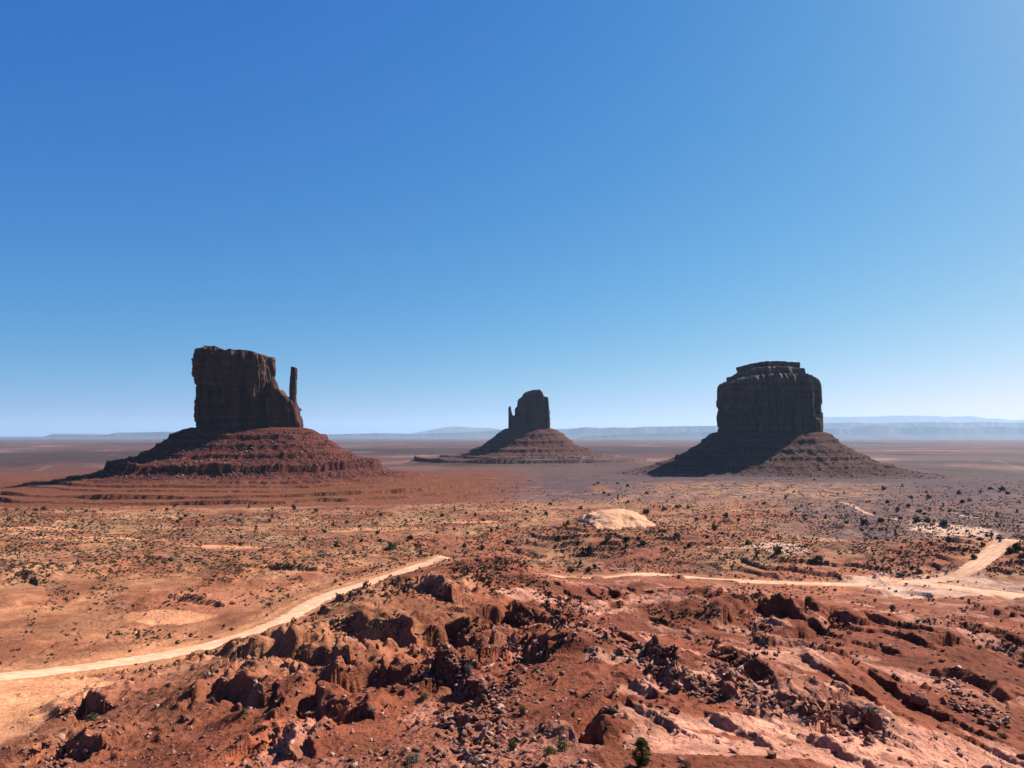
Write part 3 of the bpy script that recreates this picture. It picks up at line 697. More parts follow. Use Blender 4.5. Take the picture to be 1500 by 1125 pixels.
def hull_rock(seed, n=13, dims=(1, 0.8, 0.62), bevel=0.05, rough=False):
    rr = random.Random(seed); bm = bmesh.new()
    for _ in range(n):
        v = [rr.uniform(-1, 1) for _ in range(3)]; m = max(abs(c) for c in v) ** 0.7 + 1e-3
        bm.verts.new([c / m * 0.5 * dd for c, dd in zip(v, dims)])
    r_ = bmesh.ops.convex_hull(bm, input=bm.verts); bmesh.ops.delete(bm, geom=[g for g in r_['geom_interior'] if isinstance(g, bmesh.types.BMVert)], context='VERTS')
    bmesh.ops.dissolve_limit(bm, angle_limit=0.12, verts=bm.verts, edges=bm.edges)
    if bevel: bmesh.ops.bevel(bm, geom=list(bm.edges), offset=bevel, segments=1, affect='EDGES', profile=0.6)
    bmesh.ops.triangulate(bm, faces=bm.faces); bm.normal_update()
    if rough:
        bmesh.ops.subdivide_edges(bm, edges=bm.edges, cuts=2, use_grid_fill=True); bmesh.ops.triangulate(bm, faces=bm.faces)
        bmesh.ops.subdivide_edges(bm, edges=[e for e in bm.edges if e.calc_length() > 0.12], cuts=1, use_grid_fill=True); bmesh.ops.triangulate(bm, faces=bm.faces); bm.normal_update()
        P = np.array([v.co[:] for v in bm.verts]); a_ = P[:, 0] * 2.1 + P[:, 2] * 1.3 + seed; b_ = P[:, 1] * 2.1 - P[:, 2] * 1.7
        dsp = 0.10 * perlin(a_ * 1.4, b_ * 1.4, seed) + 0.055 * ridged(a_ * 3, b_ * 3, 2, seed + 5) + 0.03 * perlin(a_ * 7, b_ * 7, seed + 9) - 0.03
        for v, d_ in zip(bm.verts, dsp): v.co += v.normal * float(d_)
    bm.verts.index_update()
    V = np.array([v.co[:] for v in bm.verts]); F = np.array([[v.index for v in f.verts] for f in bm.faces]); bm.free()
    return V, F
SMALL = [hull_rock(900 + i, 9, (1, 0.8, 0.6), 0) for i in range(12)]
def rocks_mesh(name, pts, sizes, rg, flat=1.0):
    VV = []; FF = []; o = 0
    for (x, y, z), s in zip(pts, sizes):
        V, F = SMALL[int(rg.integers(12))]; a = rg.uniform(0, 6.28); ca, sa = math.cos(a), math.sin(a); tl = rg.uniform(-0.5, 0.5)
        W = V * s * np.array([1, rg.uniform(0.6, 1), flat * rg.uniform(0.6, 1.1)])
        W = np.stack([W[:, 0] * ca - W[:, 1] * sa, W[:, 0] * sa + W[:, 1] * ca, W[:, 2] + tl * W[:, 0]], 1) + (x, y, z + 0.12 * s)
        VV.append(W); FF.append(F + o); o += len(V)
    return np_mesh(name, np.vstack(VV), np.vstack(FF))
def talus_rocks(name, gridinfo, org, n, dmin, dmax, smin, smax, mat, parent, seed, ylim):
    xs, ys, Z, Dd = gridinfo; rg = np.random.default_rng(seed); pts = []; sz = []
    while len(pts) < n:
        i = int(rg.integers(len(ys))); j = int(rg.integers(len(xs)))
        if not (dmin < Dd[i, j] < dmax) or ys[i] > ylim: continue
        if fbm(np.array([xs[j] / 50]), np.array([ys[i] / 50]), 3, seed)[0] < -0.15 and rg.random() < 0.8: continue
        pts.append((xs[j] - org[0], ys[i] - org[1], Z[i, j] + ZC - org[2])); sz.append(smin + (smax - smin) * rg.random() ** 3)
    o = link(name, rocks_mesh(name, pts, sz, rg), mat, parent); o['kind'] = 'stuff'; return o
def silh(D, pts):
    p = np.array([(px2m(D, u, v)[0], px2m(D * 0.982, u, v)[1]) for u, v in pts]); k = np.argsort(p[:, 0], kind='stable'); p = p[k]
    return lambda x: np.interp(x, p[:, 0], p[:, 1])
def X(D, u): return px2m(D, u, 620)[0]
def Zv(D, v): return px2m(D, 750, v)[1]

# --- western butte with the thumb on its right
D = 1670.0; org = (X(D, 350), D, 2.0)
wb = empty('butte', org); tag(wb, 'large red butte with a thin rock thumb rising at its right end', 'butte')
yc = D
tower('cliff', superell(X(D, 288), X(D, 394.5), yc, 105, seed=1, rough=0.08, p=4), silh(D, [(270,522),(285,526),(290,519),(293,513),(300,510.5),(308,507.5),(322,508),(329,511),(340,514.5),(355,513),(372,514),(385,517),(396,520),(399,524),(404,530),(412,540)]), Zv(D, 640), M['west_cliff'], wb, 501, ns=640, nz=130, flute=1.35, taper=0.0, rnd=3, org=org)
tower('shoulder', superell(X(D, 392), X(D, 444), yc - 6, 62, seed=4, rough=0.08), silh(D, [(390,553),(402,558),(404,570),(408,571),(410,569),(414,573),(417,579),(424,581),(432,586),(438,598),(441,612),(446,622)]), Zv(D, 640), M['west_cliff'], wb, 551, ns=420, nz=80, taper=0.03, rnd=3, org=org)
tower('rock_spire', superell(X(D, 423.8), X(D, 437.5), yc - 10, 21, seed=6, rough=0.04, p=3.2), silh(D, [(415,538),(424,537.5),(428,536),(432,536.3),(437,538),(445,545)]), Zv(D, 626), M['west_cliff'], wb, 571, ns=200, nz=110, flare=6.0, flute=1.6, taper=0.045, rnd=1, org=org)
foot = superell(X(D, 286), X(D, 446), yc, 112, seed=1, p=2.8, rough=0.05)
ap, gi = apron('talus', foot, [(0, 19), (14, 15), (46, -5), (102, -46), (142, -59), (198, -82), (260, -94), (330, -100), (430, -109), (560, -121)],
      [(-4, 7, 10), (-22, 4, 6), (-44, 8, 10), (-66, 14, 17), (-87, 4, 6), (-93, 6, 7), (-97, 4, 5), (-102.5, 7, 8), (-106, 4, 5)], (X(D, -60), X(D, 720), D - 520, D + 280), M['west_talus'], wb, 601, (2.4, 2.0), org, 1.0)
talus_rocks('rubble', gi, org, 4200, 15, 200, 1.0, 7.5, M['talus_rubble'], wb, 611, D + 10)

# --- small butte between, thumb on its left
D = 3320.0; org = (X(D, 780), D, 3.0); yc = D
eb = empty('butte', org); tag(eb, 'small distant dark butte with a thin thumb at its left end', 'butte')
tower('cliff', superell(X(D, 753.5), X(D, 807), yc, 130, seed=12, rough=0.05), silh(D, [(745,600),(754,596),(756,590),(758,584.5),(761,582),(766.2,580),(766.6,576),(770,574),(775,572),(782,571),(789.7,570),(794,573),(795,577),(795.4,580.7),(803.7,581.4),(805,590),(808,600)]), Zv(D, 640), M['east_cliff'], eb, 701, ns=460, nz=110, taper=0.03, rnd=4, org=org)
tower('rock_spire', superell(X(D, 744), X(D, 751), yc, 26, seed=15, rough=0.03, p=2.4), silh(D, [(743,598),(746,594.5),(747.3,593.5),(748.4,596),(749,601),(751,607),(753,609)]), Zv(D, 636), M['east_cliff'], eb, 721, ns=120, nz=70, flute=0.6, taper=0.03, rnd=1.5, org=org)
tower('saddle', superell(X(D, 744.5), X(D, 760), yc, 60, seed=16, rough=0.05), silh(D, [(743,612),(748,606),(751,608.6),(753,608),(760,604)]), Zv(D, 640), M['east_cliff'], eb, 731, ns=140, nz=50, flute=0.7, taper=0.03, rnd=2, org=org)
foot = superell(X(D, 744), X(D, 808), yc, 140, seed=12, p=2.6, rough=0.04)
ap, gi = apron('talus', foot, [(0, 36), (14, 32), (50, 5), (110, -42), (182, -74), (230, -85), (367, -92), (450, -106), (560, -120)],
      [(6, 6, 9), (-25, 8, 12), (-60, 9, 12), (-78, 6, 8), (-88, 7, 7), (-97, 10, 10)], (X(D, 590), X(D, 940), D - 550, D + 330), M['east_talus'], eb, 741, (4.0, 3.6), org, 1.2)
talus_rocks('rubble', gi, org, 900, 20, 300, 2, 8, M['talus_rubble'], eb, 751, D + 10)

# --- broad butte on the right
D = 2240.0; org = (X(D, 1125), D, 2.0); yc = D
mb = empty('butte', org); tag(mb, 'broad dark flat-topped butte standing alone with no thumb', 'butte')
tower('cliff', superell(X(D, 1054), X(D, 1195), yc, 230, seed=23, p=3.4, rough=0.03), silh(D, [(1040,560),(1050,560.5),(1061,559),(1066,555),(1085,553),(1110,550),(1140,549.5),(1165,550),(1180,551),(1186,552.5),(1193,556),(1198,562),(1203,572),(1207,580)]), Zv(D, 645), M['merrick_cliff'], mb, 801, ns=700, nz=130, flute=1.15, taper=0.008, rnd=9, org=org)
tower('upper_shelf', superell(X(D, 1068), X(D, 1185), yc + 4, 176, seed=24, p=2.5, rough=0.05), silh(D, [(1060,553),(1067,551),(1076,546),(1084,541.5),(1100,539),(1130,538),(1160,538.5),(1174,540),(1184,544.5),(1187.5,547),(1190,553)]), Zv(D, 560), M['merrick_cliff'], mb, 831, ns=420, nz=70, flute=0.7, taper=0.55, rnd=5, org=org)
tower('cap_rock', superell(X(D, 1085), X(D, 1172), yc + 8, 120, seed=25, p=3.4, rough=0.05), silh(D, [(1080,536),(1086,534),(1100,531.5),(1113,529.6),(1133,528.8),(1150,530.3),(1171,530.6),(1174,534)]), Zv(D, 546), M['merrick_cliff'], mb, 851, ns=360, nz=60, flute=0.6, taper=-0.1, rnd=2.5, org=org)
foot = superell(X(D, 1049), X(D, 1203), yc, 236, seed=23, p=2.6, rough=0.04)
ap, gi = apron('talus', foot, [(0, 13), (14, 8), (40, -20), (98, -56), (150, -76), (212, -94), (290, -105), (400, -115), (560, -125)],
      [(-14, 6, 9), (-40, 5, 8), (-60, 7, 10), (-80, 4, 6)], (X(D, 880), X(D, 1390), D - 530, D + 310), M['merrick_talus'], mb, 861, (3.0, 2.6), org, 1.1)
talus_rocks('rubble', gi, org, 1800, 20, 300, 1.6, 8, M['talus_rubble'], mb, 871, D + 10)

# ------------------------------------------------------------------ far mesas on the horizon
def mesa(pts, D, depth, label, seed, cliff=0.5):
    p = np.array([px2m(D, u, v) for u, v in pts]); x = np.linspace(p[0, 0], p[-1, 0], 420); top = np.interp(x, p[:, 0], p[:, 1])
    base = -112.0; h = np.maximum(top - base, 2); sc_ = D / 20000.0
    top = top + 0.03 * h * fbm(x / (500 * sc_), x * 0, 4, seed); h = np.maximum(top - base, 2)
    fr = 900 * sc_ * fbm(x / (1500 * sc_), x * 0 + 3, 5, seed + 1)
    rowsY = [(-2.6, 0), (-1.6, 0.18), (-0.7, 1 - cliff), (-0.35, 1 - cliff * 0.95), (-0.12, 0.97), (0.0, 1.0), (0.5, 1.0)]
    V = []
    for i, (a, b) in enumerate(rowsY):
        n = 0.35 * h * fbm(x / (260 * sc_), x * 0 + i * 0.35, 4, seed + 2) * (1 if 0 < i < 5 else 0)
        V.append(np.stack([x, D + fr * (1 if i < 6 else 1) + a * h * 1.6 + n, base + b * h + (0 if b < 1 else 0) * x], 1))
    V.append(np.stack([x, D + depth + fr * 0, top], 1)); V.append(np.stack([x, D + depth + h, np.full_like(x, base)], 1))
    n = len(V); V = np.vstack(V); cx = p[:, 0].mean()
    V = V - np.array([cx, D, -ZC])
    o = link('mesa', np_mesh('mesa', V, grid_faces(n, 420)), M['mesa']); o.location = (cx, D, 0)
    return tag(o, label, 'mesa', 'mesas along the horizon')
mesa([(-60,640),(70,640),(77,637.5),(82,635.6),(94,635.8),(99,638.2),(128,638.2),(158,637.5),(166,635),(175,633.6),(242,632.6),(258,633.4),(300,634),(430,636),(480,641)], 52000, 8000, 'low pale blue mesa with a small knob, left of the large red butte', 1001, 0.6)
mesa([(440,642),(470,637),(520,635.5),(560,634.4),(600,635.6),(640,634.5),(680,633.5),(720,631),(745,629.5),(760,633),(790,640)], 58000, 8000, 'low hazy mesa line between the two thumbed buttes', 1011, 0.5)
mesa([(600,635),(640,628),(655,625.5),(668,624.5),(690,626.5),(720,627),(760,634)], 80000, 9000, 'faintest pale mountain left of the small distant butte', 1021, 0.2)
mesa([(795,640),(815,628.5),(845,627.5),(856,625.8),(880,627),(900,626),(925,626.8),(945,625),(1000,624.2),(1060,623.8),(1120,624),(1205,619.5),(1240,619),(1290,619.8),(1345,618.4),(1400,619.2),(1450,617.8),(1500,619),(1560,618),(1640,622)], 56000, 6000, 'long dark blue mesa passing behind the broad butte', 1031, 0.6)
mesa([(840,643),(870,638),(900,637),(940,634.5),(985,635.5),(1010,633),(1060,633),(1200,629.5),(1230,627),(1245,628.5),(1270,624.5),(1312,623.5),(1330,628),(1342,624),(1370,626.5),(1420,627.5),(1470,624.5),(1500,626),(1640,629)], 46000, 3000, 'lower broken mesa in front of the long dark blue mesa', 1041, 0.6)
mesa([(1100,618),(1205,610),(1260,610.5),(1340,608.8),(1400,610),(1420,609.5),(1442,612.5),(1470,614),(1560,616),(1650,622)], 85000, 9000, 'faint pale mountain ridge at the far right behind the long mesa', 1051, 0.2)

# ------------------------------------------------------------------ boulders
BV = []
for i in range(12):
    dims = [(1, 0.8, 0.7), (1, 0.9, 0.85), (1.2, 0.7, 0.45), (1, 0.75, 0.55), (0.9, 0.8, 1.0), (1.3, 0.8, 0.35)][i % 6]
    V, F = hull_rock(100 + i, 9 + i % 3, dims, 0.014, True); BV.append(np_mesh('boulder', V, F))
for m_ in BV: m_.materials.append(M['rock'])
BP = []
for i in range(6):
    V, F = hull_rock(160 + i, 12, (1.4, 0.8, 0.3), 0.02, True); mm_ = np_mesh('slab_rock', V, F); mm_.materials.append(M['paler']); BP.append(mm_)
def place(me_, name, u, v, size, label, cat, group=None, tilt=0.6, sink=0.25, sq=1.0, xyz=None):
    x, y, z = xyz or at(u, v)
    o = bpy.data.objects.new(name, me_); sc.collection.objects.link(o)
    o.location = (x, y, z + size * (0.5 - sink) * 0.45); o.rotation_euler = (R.uniform(-tilt, tilt), R.uniform(-tilt, tilt), R.uniform(0, 6.28))
    o.scale = (size * R.uniform(0.85, 1.15), size * R.uniform(0.8, 1.1), size * sq * R.uniform(0.8, 1.15))
    return tag(o, label, cat, group)
def strip_pts(poly, wid, n):
    L = catmull(np.array(poly, float), 10); out = []
    for _ in range(n):
        k = R.randrange(len(L)); out.append((L[k, 0] + R.gauss(0, wid), L[k, 1] + R.gauss(0, wid * 0.55)))
    return out
CL = [
 ([(625,945),(660,965),(640,990),(690,1000),(655,1050)], 20, 44, 0.9, 2.3, 'red boulder in the dark gully left of the central rock heap', 'boulders in the dark central gully', 0.12),
 ([(760,945),(775,975),(745,1010),(715,1020),(735,1050),(690,1060)], 17, 46, 1.0, 2.8, 'pink sided boulder in the tumbled heap of the central foreground', 'boulders of the central heap', 0.2),
 ([(690,1075),(720,1095),(700,1115)], 18, 14, 0.8, 1.8, 'red boulder below the central heap near the grey green bushes', 'boulders below the central heap', 0.2),
 ([(795,900),(830,905),(870,925),(925,945),(960,960)], 13, 34, 1.0, 2.4, 'dark boulder strewn on the slope behind the central brown mound', 'boulders behind the brown mound', 0.1),
 ([(930,955),(975,985),(1010,1005),(1040,1020)], 12, 26, 0.9, 2.2, 'dark boulder in the left end of the diagonal boulder band', 'boulders at the left of the diagonal band', 0.15),
 ([(1055,965),(1070,985),(1085,1000),(1100,1015),(1125,1030),(1160,1035)], 11, 30, 1.0, 2.8, 'dark upright boulder in the middle of the diagonal boulder band', 'boulders in the middle of the diagonal band', 0.15),
 ([(1180,1040),(1215,1050),(1250,1065),(1290,1080)], 12, 22, 0.9, 2.4, 'brown boulder at the lower right end of the diagonal boulder band', 'boulders at the right of the diagonal band', 0.2),
 ([(1375,995),(1400,1020),(1430,1040),(1470,1060)], 12, 20, 1.0, 2.6, 'slanting dark boulder on the slope at the right edge', 'boulders on the right slope', 0.3),
 ([(60,1105),(90,1115),(120,1100)], 14, 12, 0.9, 2.2, 'dark boulder in the shaded hollow at the lower left corner', 'boulders in the lower left hollow', 0.1),
 ([(95,1045),(120,1050),(140,1065)], 12, 12, 1.0, 2.4, 'boulder in the shaded pile below the left road', 'boulders in the pile below the road', 0.2),
 ([(130,888),(160,885),(200,890),(245,895)], 12, 14, 1.6, 3.2, 'tilted brown slab in the broken rock pile beyond the left road', 'slabs in the pile beyond the left road', 0.5),
 ([(335,885),(360,875),(395,880),(385,900)], 8, 12, 1.6, 3.2, 'tilted brown slab in the broken pile beside the road bend', 'slabs in the pile beside the road bend', 0.5),
 ([(480,915),(500,905),(515,925)], 10, 12, 1.0, 2.2, 'dark boulder in the small cluster right of the road bend', 'boulders right of the road bend', 0.1),
]
nb = 0
for poly, wid, n, s0, s1, lab, grp, pp in CL:
    for (u, v) in strip_pts(poly, wid, n):
        s = 0.74 * (s0 + (s1 - s0) * R.random() ** 2.4)
        pal = R.random() < pp
        o = place(R.choice(BP) if pal else R.choice(BV), 'boulder', u, v, s, lab, 'boulder', grp); nb += 1
BIG = [(902,874,6.5,'large dark square boulder alone on the slope below the right road',1.0),(1232,1066,3.6,'largest dark block at the lower right with a shaded hollow beside it',1.1),
       (1252,1072,2.9,'pale faced upright block leaning beside the largest dark block',1.2),(700,1035,3.2,'large pink topped boulder at the head of the central heap',1.0),(1067,972,3.4,'flat overhanging dark boulder at the top of the diagonal band',0.6),
       (1150,1035,2.6,'tall dark pointed boulder beside the diagonal band',1.2),(685,942,3.2,'lone dark boulder on the pale slab above the dark gully',0.7),(1345,1032,3.2,'long dark slanting block on the right slope',0.6),
       (1070,1018,2.2,'small dark pointed block standing on the pink slabs',1.1),(1100,1046,1.9,'dark triangular block lying on the pink slabs',0.7),(1128,1110,1.2,'lone small dark stone on the smooth ground at bottom right',0.9),(988,1045,1.2,'lone squat stone on the pink slab edge',0.9)]
for u, v, s, lab, sq in BIG: place(BV[R.choice((1, 4, 7, 10, 0))], 'boulder', u, v, s, lab, 'boulder', tilt=0.2, sq=sq)
# loose small stones, beyond counting
pts = []; sz = []
for _ in range(7500):
    u = R.uniform(-40, 1540); v = 1140 - 300 * R.random() ** 1.15
    if u < 110 and v < 1085 and R.random() < 0.85: continue
    k = float(fbm(np.array([u / 70]), np.array([v / 40]), 3, 951)[0]) + (0.18 if u < 800 and v > 930 else 0.0) - (0.5 if u > 880 and v > 1025 else 0)
    if k < 0.1 and R.random() < 0.85: continue
    x, y, z = at(u, v); 
    d0 = min((x - p[0]) ** 2 + (y - p[1]) ** 2 for p in ROADS[0][0][::6])
    if d0 < 140: continue
    pts.append((x, y, z - 0.05)); sz.append(0.26 + 0.9 * R.random() ** 3.5 + 0.5 * max(0, k) * R.random() ** 2)
for poly, wid, n, s0, s1, lab, grp, pp in CL:
    for (u, v) in strip_pts(poly, wid * 1.25, n * 9):
        x, y, z = at(u, v); pts.append((x, y, z - 0.05)); sz.append(0.3 + 0.9 * R.random() ** 2)
for L, h, bl in SC:
    if np.hypot(*L.mean(0)) > 300: continue
    for _ in range(int(26 * np.hypot(*(L[-1] - L[0])) / 10)):
        k = R.randrange(len(L) - 1); t = R.random(); p = L[k] + (L[k + 1] - L[k]) * t; d = L[k + 1] - L[k]; d = d / np.hypot(*d); off = -R.random() ** 1.3 * h * 2.4
        x, y = p[0] - d[1] * off + R.gauss(0, 1), p[1] + d[0] * off + R.gauss(0, 1)
        pts.append((x, y, ground_z(x, y) - 0.08)); sz.append(0.35 + 1.5 * R.random() ** 3)
ix_ = [i for i in range(len(pts)) if rng.random() < 0.17]; st_ = set(ix_)
tag(link('pale_stones', rocks_mesh('pale_stones', [pts[i] for i in ix_], [sz[i] * 1.15 for i in ix_], rng), M['pale_stone']), 'pale pinkish stones scattered over the foreground slopes', 'rubble', kind='stuff')
tag(link('rubble', rocks_mesh('rubble', [p for i, p in enumerate(pts) if i not in st_], [q for i, q in enumerate(sz) if i not in st_], rng), M['rubble']), 'loose red stones littering the foreground slopes', 'rubble', kind='stuff')

# ------------------------------------------------------------------ plants
def leaf_cloud(n, seed, shape, leaf, jitter=0.35):
    """many small leaf faces in clumps; shape(rr) -> clump centre and radius"""
    rg = np.random.default_rng(seed); rr = random.Random(seed)
    cl = [shape(rr) for _ in range(max(9, n // 34))]; c0 = np.mean([c[0] for c in cl], 0); cl[0] = (tuple(c0), cl[0][1] * 1.5)
    V = []; F = []
    for i in range(n):
        c, r_ = cl[i % len(cl)]
        d = rg.normal(size=3); d /= np.linalg.norm(d); p = np.array(c) + d * r_ * rg.uniform(0.45, 1.0)
        a = rg.normal(size=3); a /= np.linalg.norm(a); b = np.cross(a, d); b /= (np.linalg.norm(b) + 1e-6)
        s = leaf * rg.uniform(0.6, 1.3)
        k = len(V); V += [p - b * s * 0.5, p + a * s * 0.9, p + b * s * 0.5, p - a * s * 0.5]; F.append((k, k + 1, k + 2, k + 3))
    V = np.array(V); return V, np.array(F)
def dome(rx, rz):
    def f(rr):
        a = rr.uniform(0, 6.28); q = math.sqrt(rr.random()) * 0.7; h = rr.random()
        return ((math.cos(a) * q * rx, math.sin(a) * q * rx, rz * (0.12 + 0.72 * h * (1 - 0.55 * q * q))), rx * rr.uniform(0.3, 0.46))
    return f
def cone(rx, rz):
    def f(rr):
        h = rr.random() ** 0.9; w = rx * (1.05 - 0.75 * h) * (0.75 + 0.35 * math.sin(h * 9)); a = rr.uniform(0, 6.28); q = math.sqrt(rr.random())
        return ((math.cos(a) * q * w * 0.75, math.sin(a) * q * w * 0.75, rz * (0.1 + 0.84 * h)), rx * rr.uniform(0.26, 0.4) * (1.1 - 0.4 * h))
    return f
def bush_mesh(name, n, seed, shape, leaf, mat):
    V, F = leaf_cloud(n, seed, shape, leaf); V[:, 2] = np.maximum(V[:, 2], -0.05); m_ = np_mesh(name, V, F); m_.materials.append(mat); return m_
JV = [bush_mesh('juniper', 800, 2000 + i, dome(0.5, 0.72 + 0.05 * i), 0.08, M['juniper']) for i in range(7)]
JT = [bush_mesh('juniper', 700, 2050 + i, cone(0.5, 1.1), 0.08, M['juniper']) for i in range(3)]
DARK = [(558,754,8),(553,780,8),(556,791,9),(600,787,12),(575,801,18),(567,804,10),(493,798,12),(519,809,9),(530,792,8),(616,814,13),(680,799,9),(707,802,10),(652,804,6),(745,794,11),(685,781,6),(666,775,6),(595,764,7),(616,760,7),(782,775,7),
 (816,790,14),(813,802,8),(850,744,9),(832,766,10),(826,769,8),(890,790,12),(918,790,13),(941,794,14),(935,789,9),(862,808,16),(854,812,10),(947,749,13),(973,745,10),(992,784,13),(918,800,10),(463,747,9),(488,769,8),(836,834,16),(862,838,16),(850,828,12),(872,830,12),
 (1140,807,19),(1047,772,14),(1063,755,12),(976,805,8),(1009,799,12),(1003,802,9),(1110,809,10),(1108,815,10),(1096,795,13),(1267,766,16),(1290,762,12),(1318,759,9),(1343,761,15),(1358,762,14),(1383,767,15),(1199,820,16),(1190,822,12),
 (991,742,9),(974,745,9),(1008,743,8),(1119,737,7),(1308,820,7),(1490,800,18),(1480,806,14),(1308,891,12),(1335,832,11),(1346,836,12),(1452,790,7),(1433,808,8),(1428,816,12),(1440,798,10),
 (1315,745,8),(1330,741,9),(1348,748,8),(1382,741,8),(1410,735,9),(1468,716,12),(1476,722,9),(1450,715,8),(1405,722,10),(1361,728,10),(1300,735,9),(1335,729,7),(1420,733,8),(1294,716,8),(1322,712,7),(920,735,6),(905,730,6),(948,722,7),(885,722,6),(876,707,6),(905,708,6),(290,764,7),(430,742,7),(475,778,9),(445,790,8),(350,762,7),(375,775,8),(508,765,7),(527,771,7),(640,780,7),(110,772,7),(265,760,7),(288,770,6),(330,762,6),(720,776,7),(755,770,7),(770,760,6),(800,752,7),(1020,760,8),(1036,786,8),(1075,786,8),(1160,752,7),(1180,760,8),(1210,756,7),(1240,765,8),(1225,742,7),(1185,738,6),(1150,730,6),(1090,728,6)]
def jregion(u, v, w):
    size = 'large' if w >= 14 else ('mid-sized' if w >= 9.5 else 'small')
    if u < 470: reg = 'on the tan flat below the large red butte'
    elif u < 640: reg = 'on the tan slope above the left road'
    elif u < 800: reg = 'on the flat behind the centre ridge'
    elif u < 860 + 12 and v > 822: reg = 'in the hollow beside the start of the right road'
    elif u < 1000 and v > 776: reg = 'on the slope just below the pale dune'
    elif u < 1020: reg = 'on the flat beside and behind the pale dune'
    elif u < 1225 and v > 785: reg = 'above the straight right road'
    elif u < 1225: reg = 'on the tan flat below the broad butte'
    elif v > 825: reg = 'near the pale road junction'
    elif v > 775: reg = 'beside the climbing stretch of road at right'
    elif v > 752: reg = 'on the sandy crest left of the car park'
    else: reg = 'on the purple brown plain at the right'
    return f'{size} dark juniper {reg}', f'junipers {reg}'
def juniper(u, v, w):
    x, y, z = at(u, v + w * 0.25); wid = w * math.hypot(x, y) / FPX * (0.8 if u > 1000 else 0.92)
    o = bpy.data.objects.new('juniper', R.choice(JV if R.random() < 0.8 else JT)); sc.collection.objects.link(o)
    o.location = (x, y, z - 0.1 * wid); o.rotation_euler = (0, 0, R.uniform(0, 6.28)); o.scale = (wid * 1.05, wid * R.uniform(0.8, 1.1), wid * R.uniform(0.8, 1.05))
    lab, grp = jregion(u, v, w); tag(o, lab, 'juniper', grp)
for t in DARK: juniper(*t)
nj = 0
while nj < 110:
    v = R.triangular(700, 800, 748); u = R.uniform(0, 1500)
    if v < 735 and u < 760: continue
    if 850 < u < 960 and 738 < v < 778: continue
    if fbm(np.array([u / 90]), np.array([v / 25]), 3, 961)[0] < -0.05: continue
    juniper(u, v, R.uniform(3.5, 6.5) * (0.7 + (v - 690) / 130)); nj += 1

# one young juniper with a trunk on the near slabs
def hero_tree():
    x, y, z = at(940, 1122); s = math.hypot(x, y) / FPX
    z = min(z, ground_z(x, y)); h = 40 * s
    o = empty('juniper_tree', (x, y, z - 0.1)); tag(o, 'bright green upright young juniper cut off by the bottom edge', 'juniper tree')
    bm = bmesh.new()
    def limb(p0, p1, r0, r1):
        d = np.array(p1) - np.array(p0); L = np.linalg.norm(d); d /= L; a = np.cross(d, (0.3, 0.9, 0.1)); a /= np.linalg.norm(a); b = np.cross(d, a); rg_ = []
        for p, r_ in ((p0, r0), (p1, r1)): rg_.append([bm.verts.new(np.array(p) + (a * math.cos(k * 1.047) + b * math.sin(k * 1.047)) * r_) for k in range(6)])
        for k in range(6): bm.faces.new((rg_[0][k], rg_[0][(k + 1) % 6], rg_[1][(k + 1) % 6], rg_[1][k]))
        bm.faces.new(rg_[1])
    limb((0, 0, -0.2), (0.03, 0.02, h * 0.45), 0.11, 0.07); limb((0.03, 0.02, h * 0.45), (0.0, 0.05, h * 0.9), 0.07, 0.02)
    for k in range(9):
        a = k * 2.4; zz = h * (0.12 + 0.07 * k); limb((0.02, 0.02, zz), (math.cos(a) * h * 0.2, math.sin(a) * h * 0.2, zz + h * 0.12), 0.035, 0.01)
    m_ = bpy.data.meshes.new('trunk'); bm.to_mesh(m_); bm.free(); link('trunk', m_, M['bark'], o)
    def oval(rr):
        t = rr.random(); w = h * 0.30 * math.sin(math.pi * (0.12 + 0.83 * t)) ** 0.7; a = rr.uniform(0, 6.28); q = math.sqrt(rr.random())
        return ((math.cos(a) * q * w, math.sin(a) * q * w, h * (0.04 + 0.92 * t)), h * rr.uniform(0.05, 0.10))
    V, F = leaf_cloud(9000, 77, oval, 0.055); link('crown', np_mesh('crown', V, F), M['hero'], o)
hero_tree()
GB = [bush_mesh('bush', 900, 2100 + i, dome(0.5, 0.72), 0.06, M['green']) for i in range(2)]
SB = [bush_mesh('bush', 900, 2110 + i, dome(0.5, 0.6), 0.055, M['sage']) for i in range(3)]
TB = [bush_mesh('bush', 500, 2120 + i, dome(0.5, 0.6), 0.06, M['twig']) for i in range(3)]
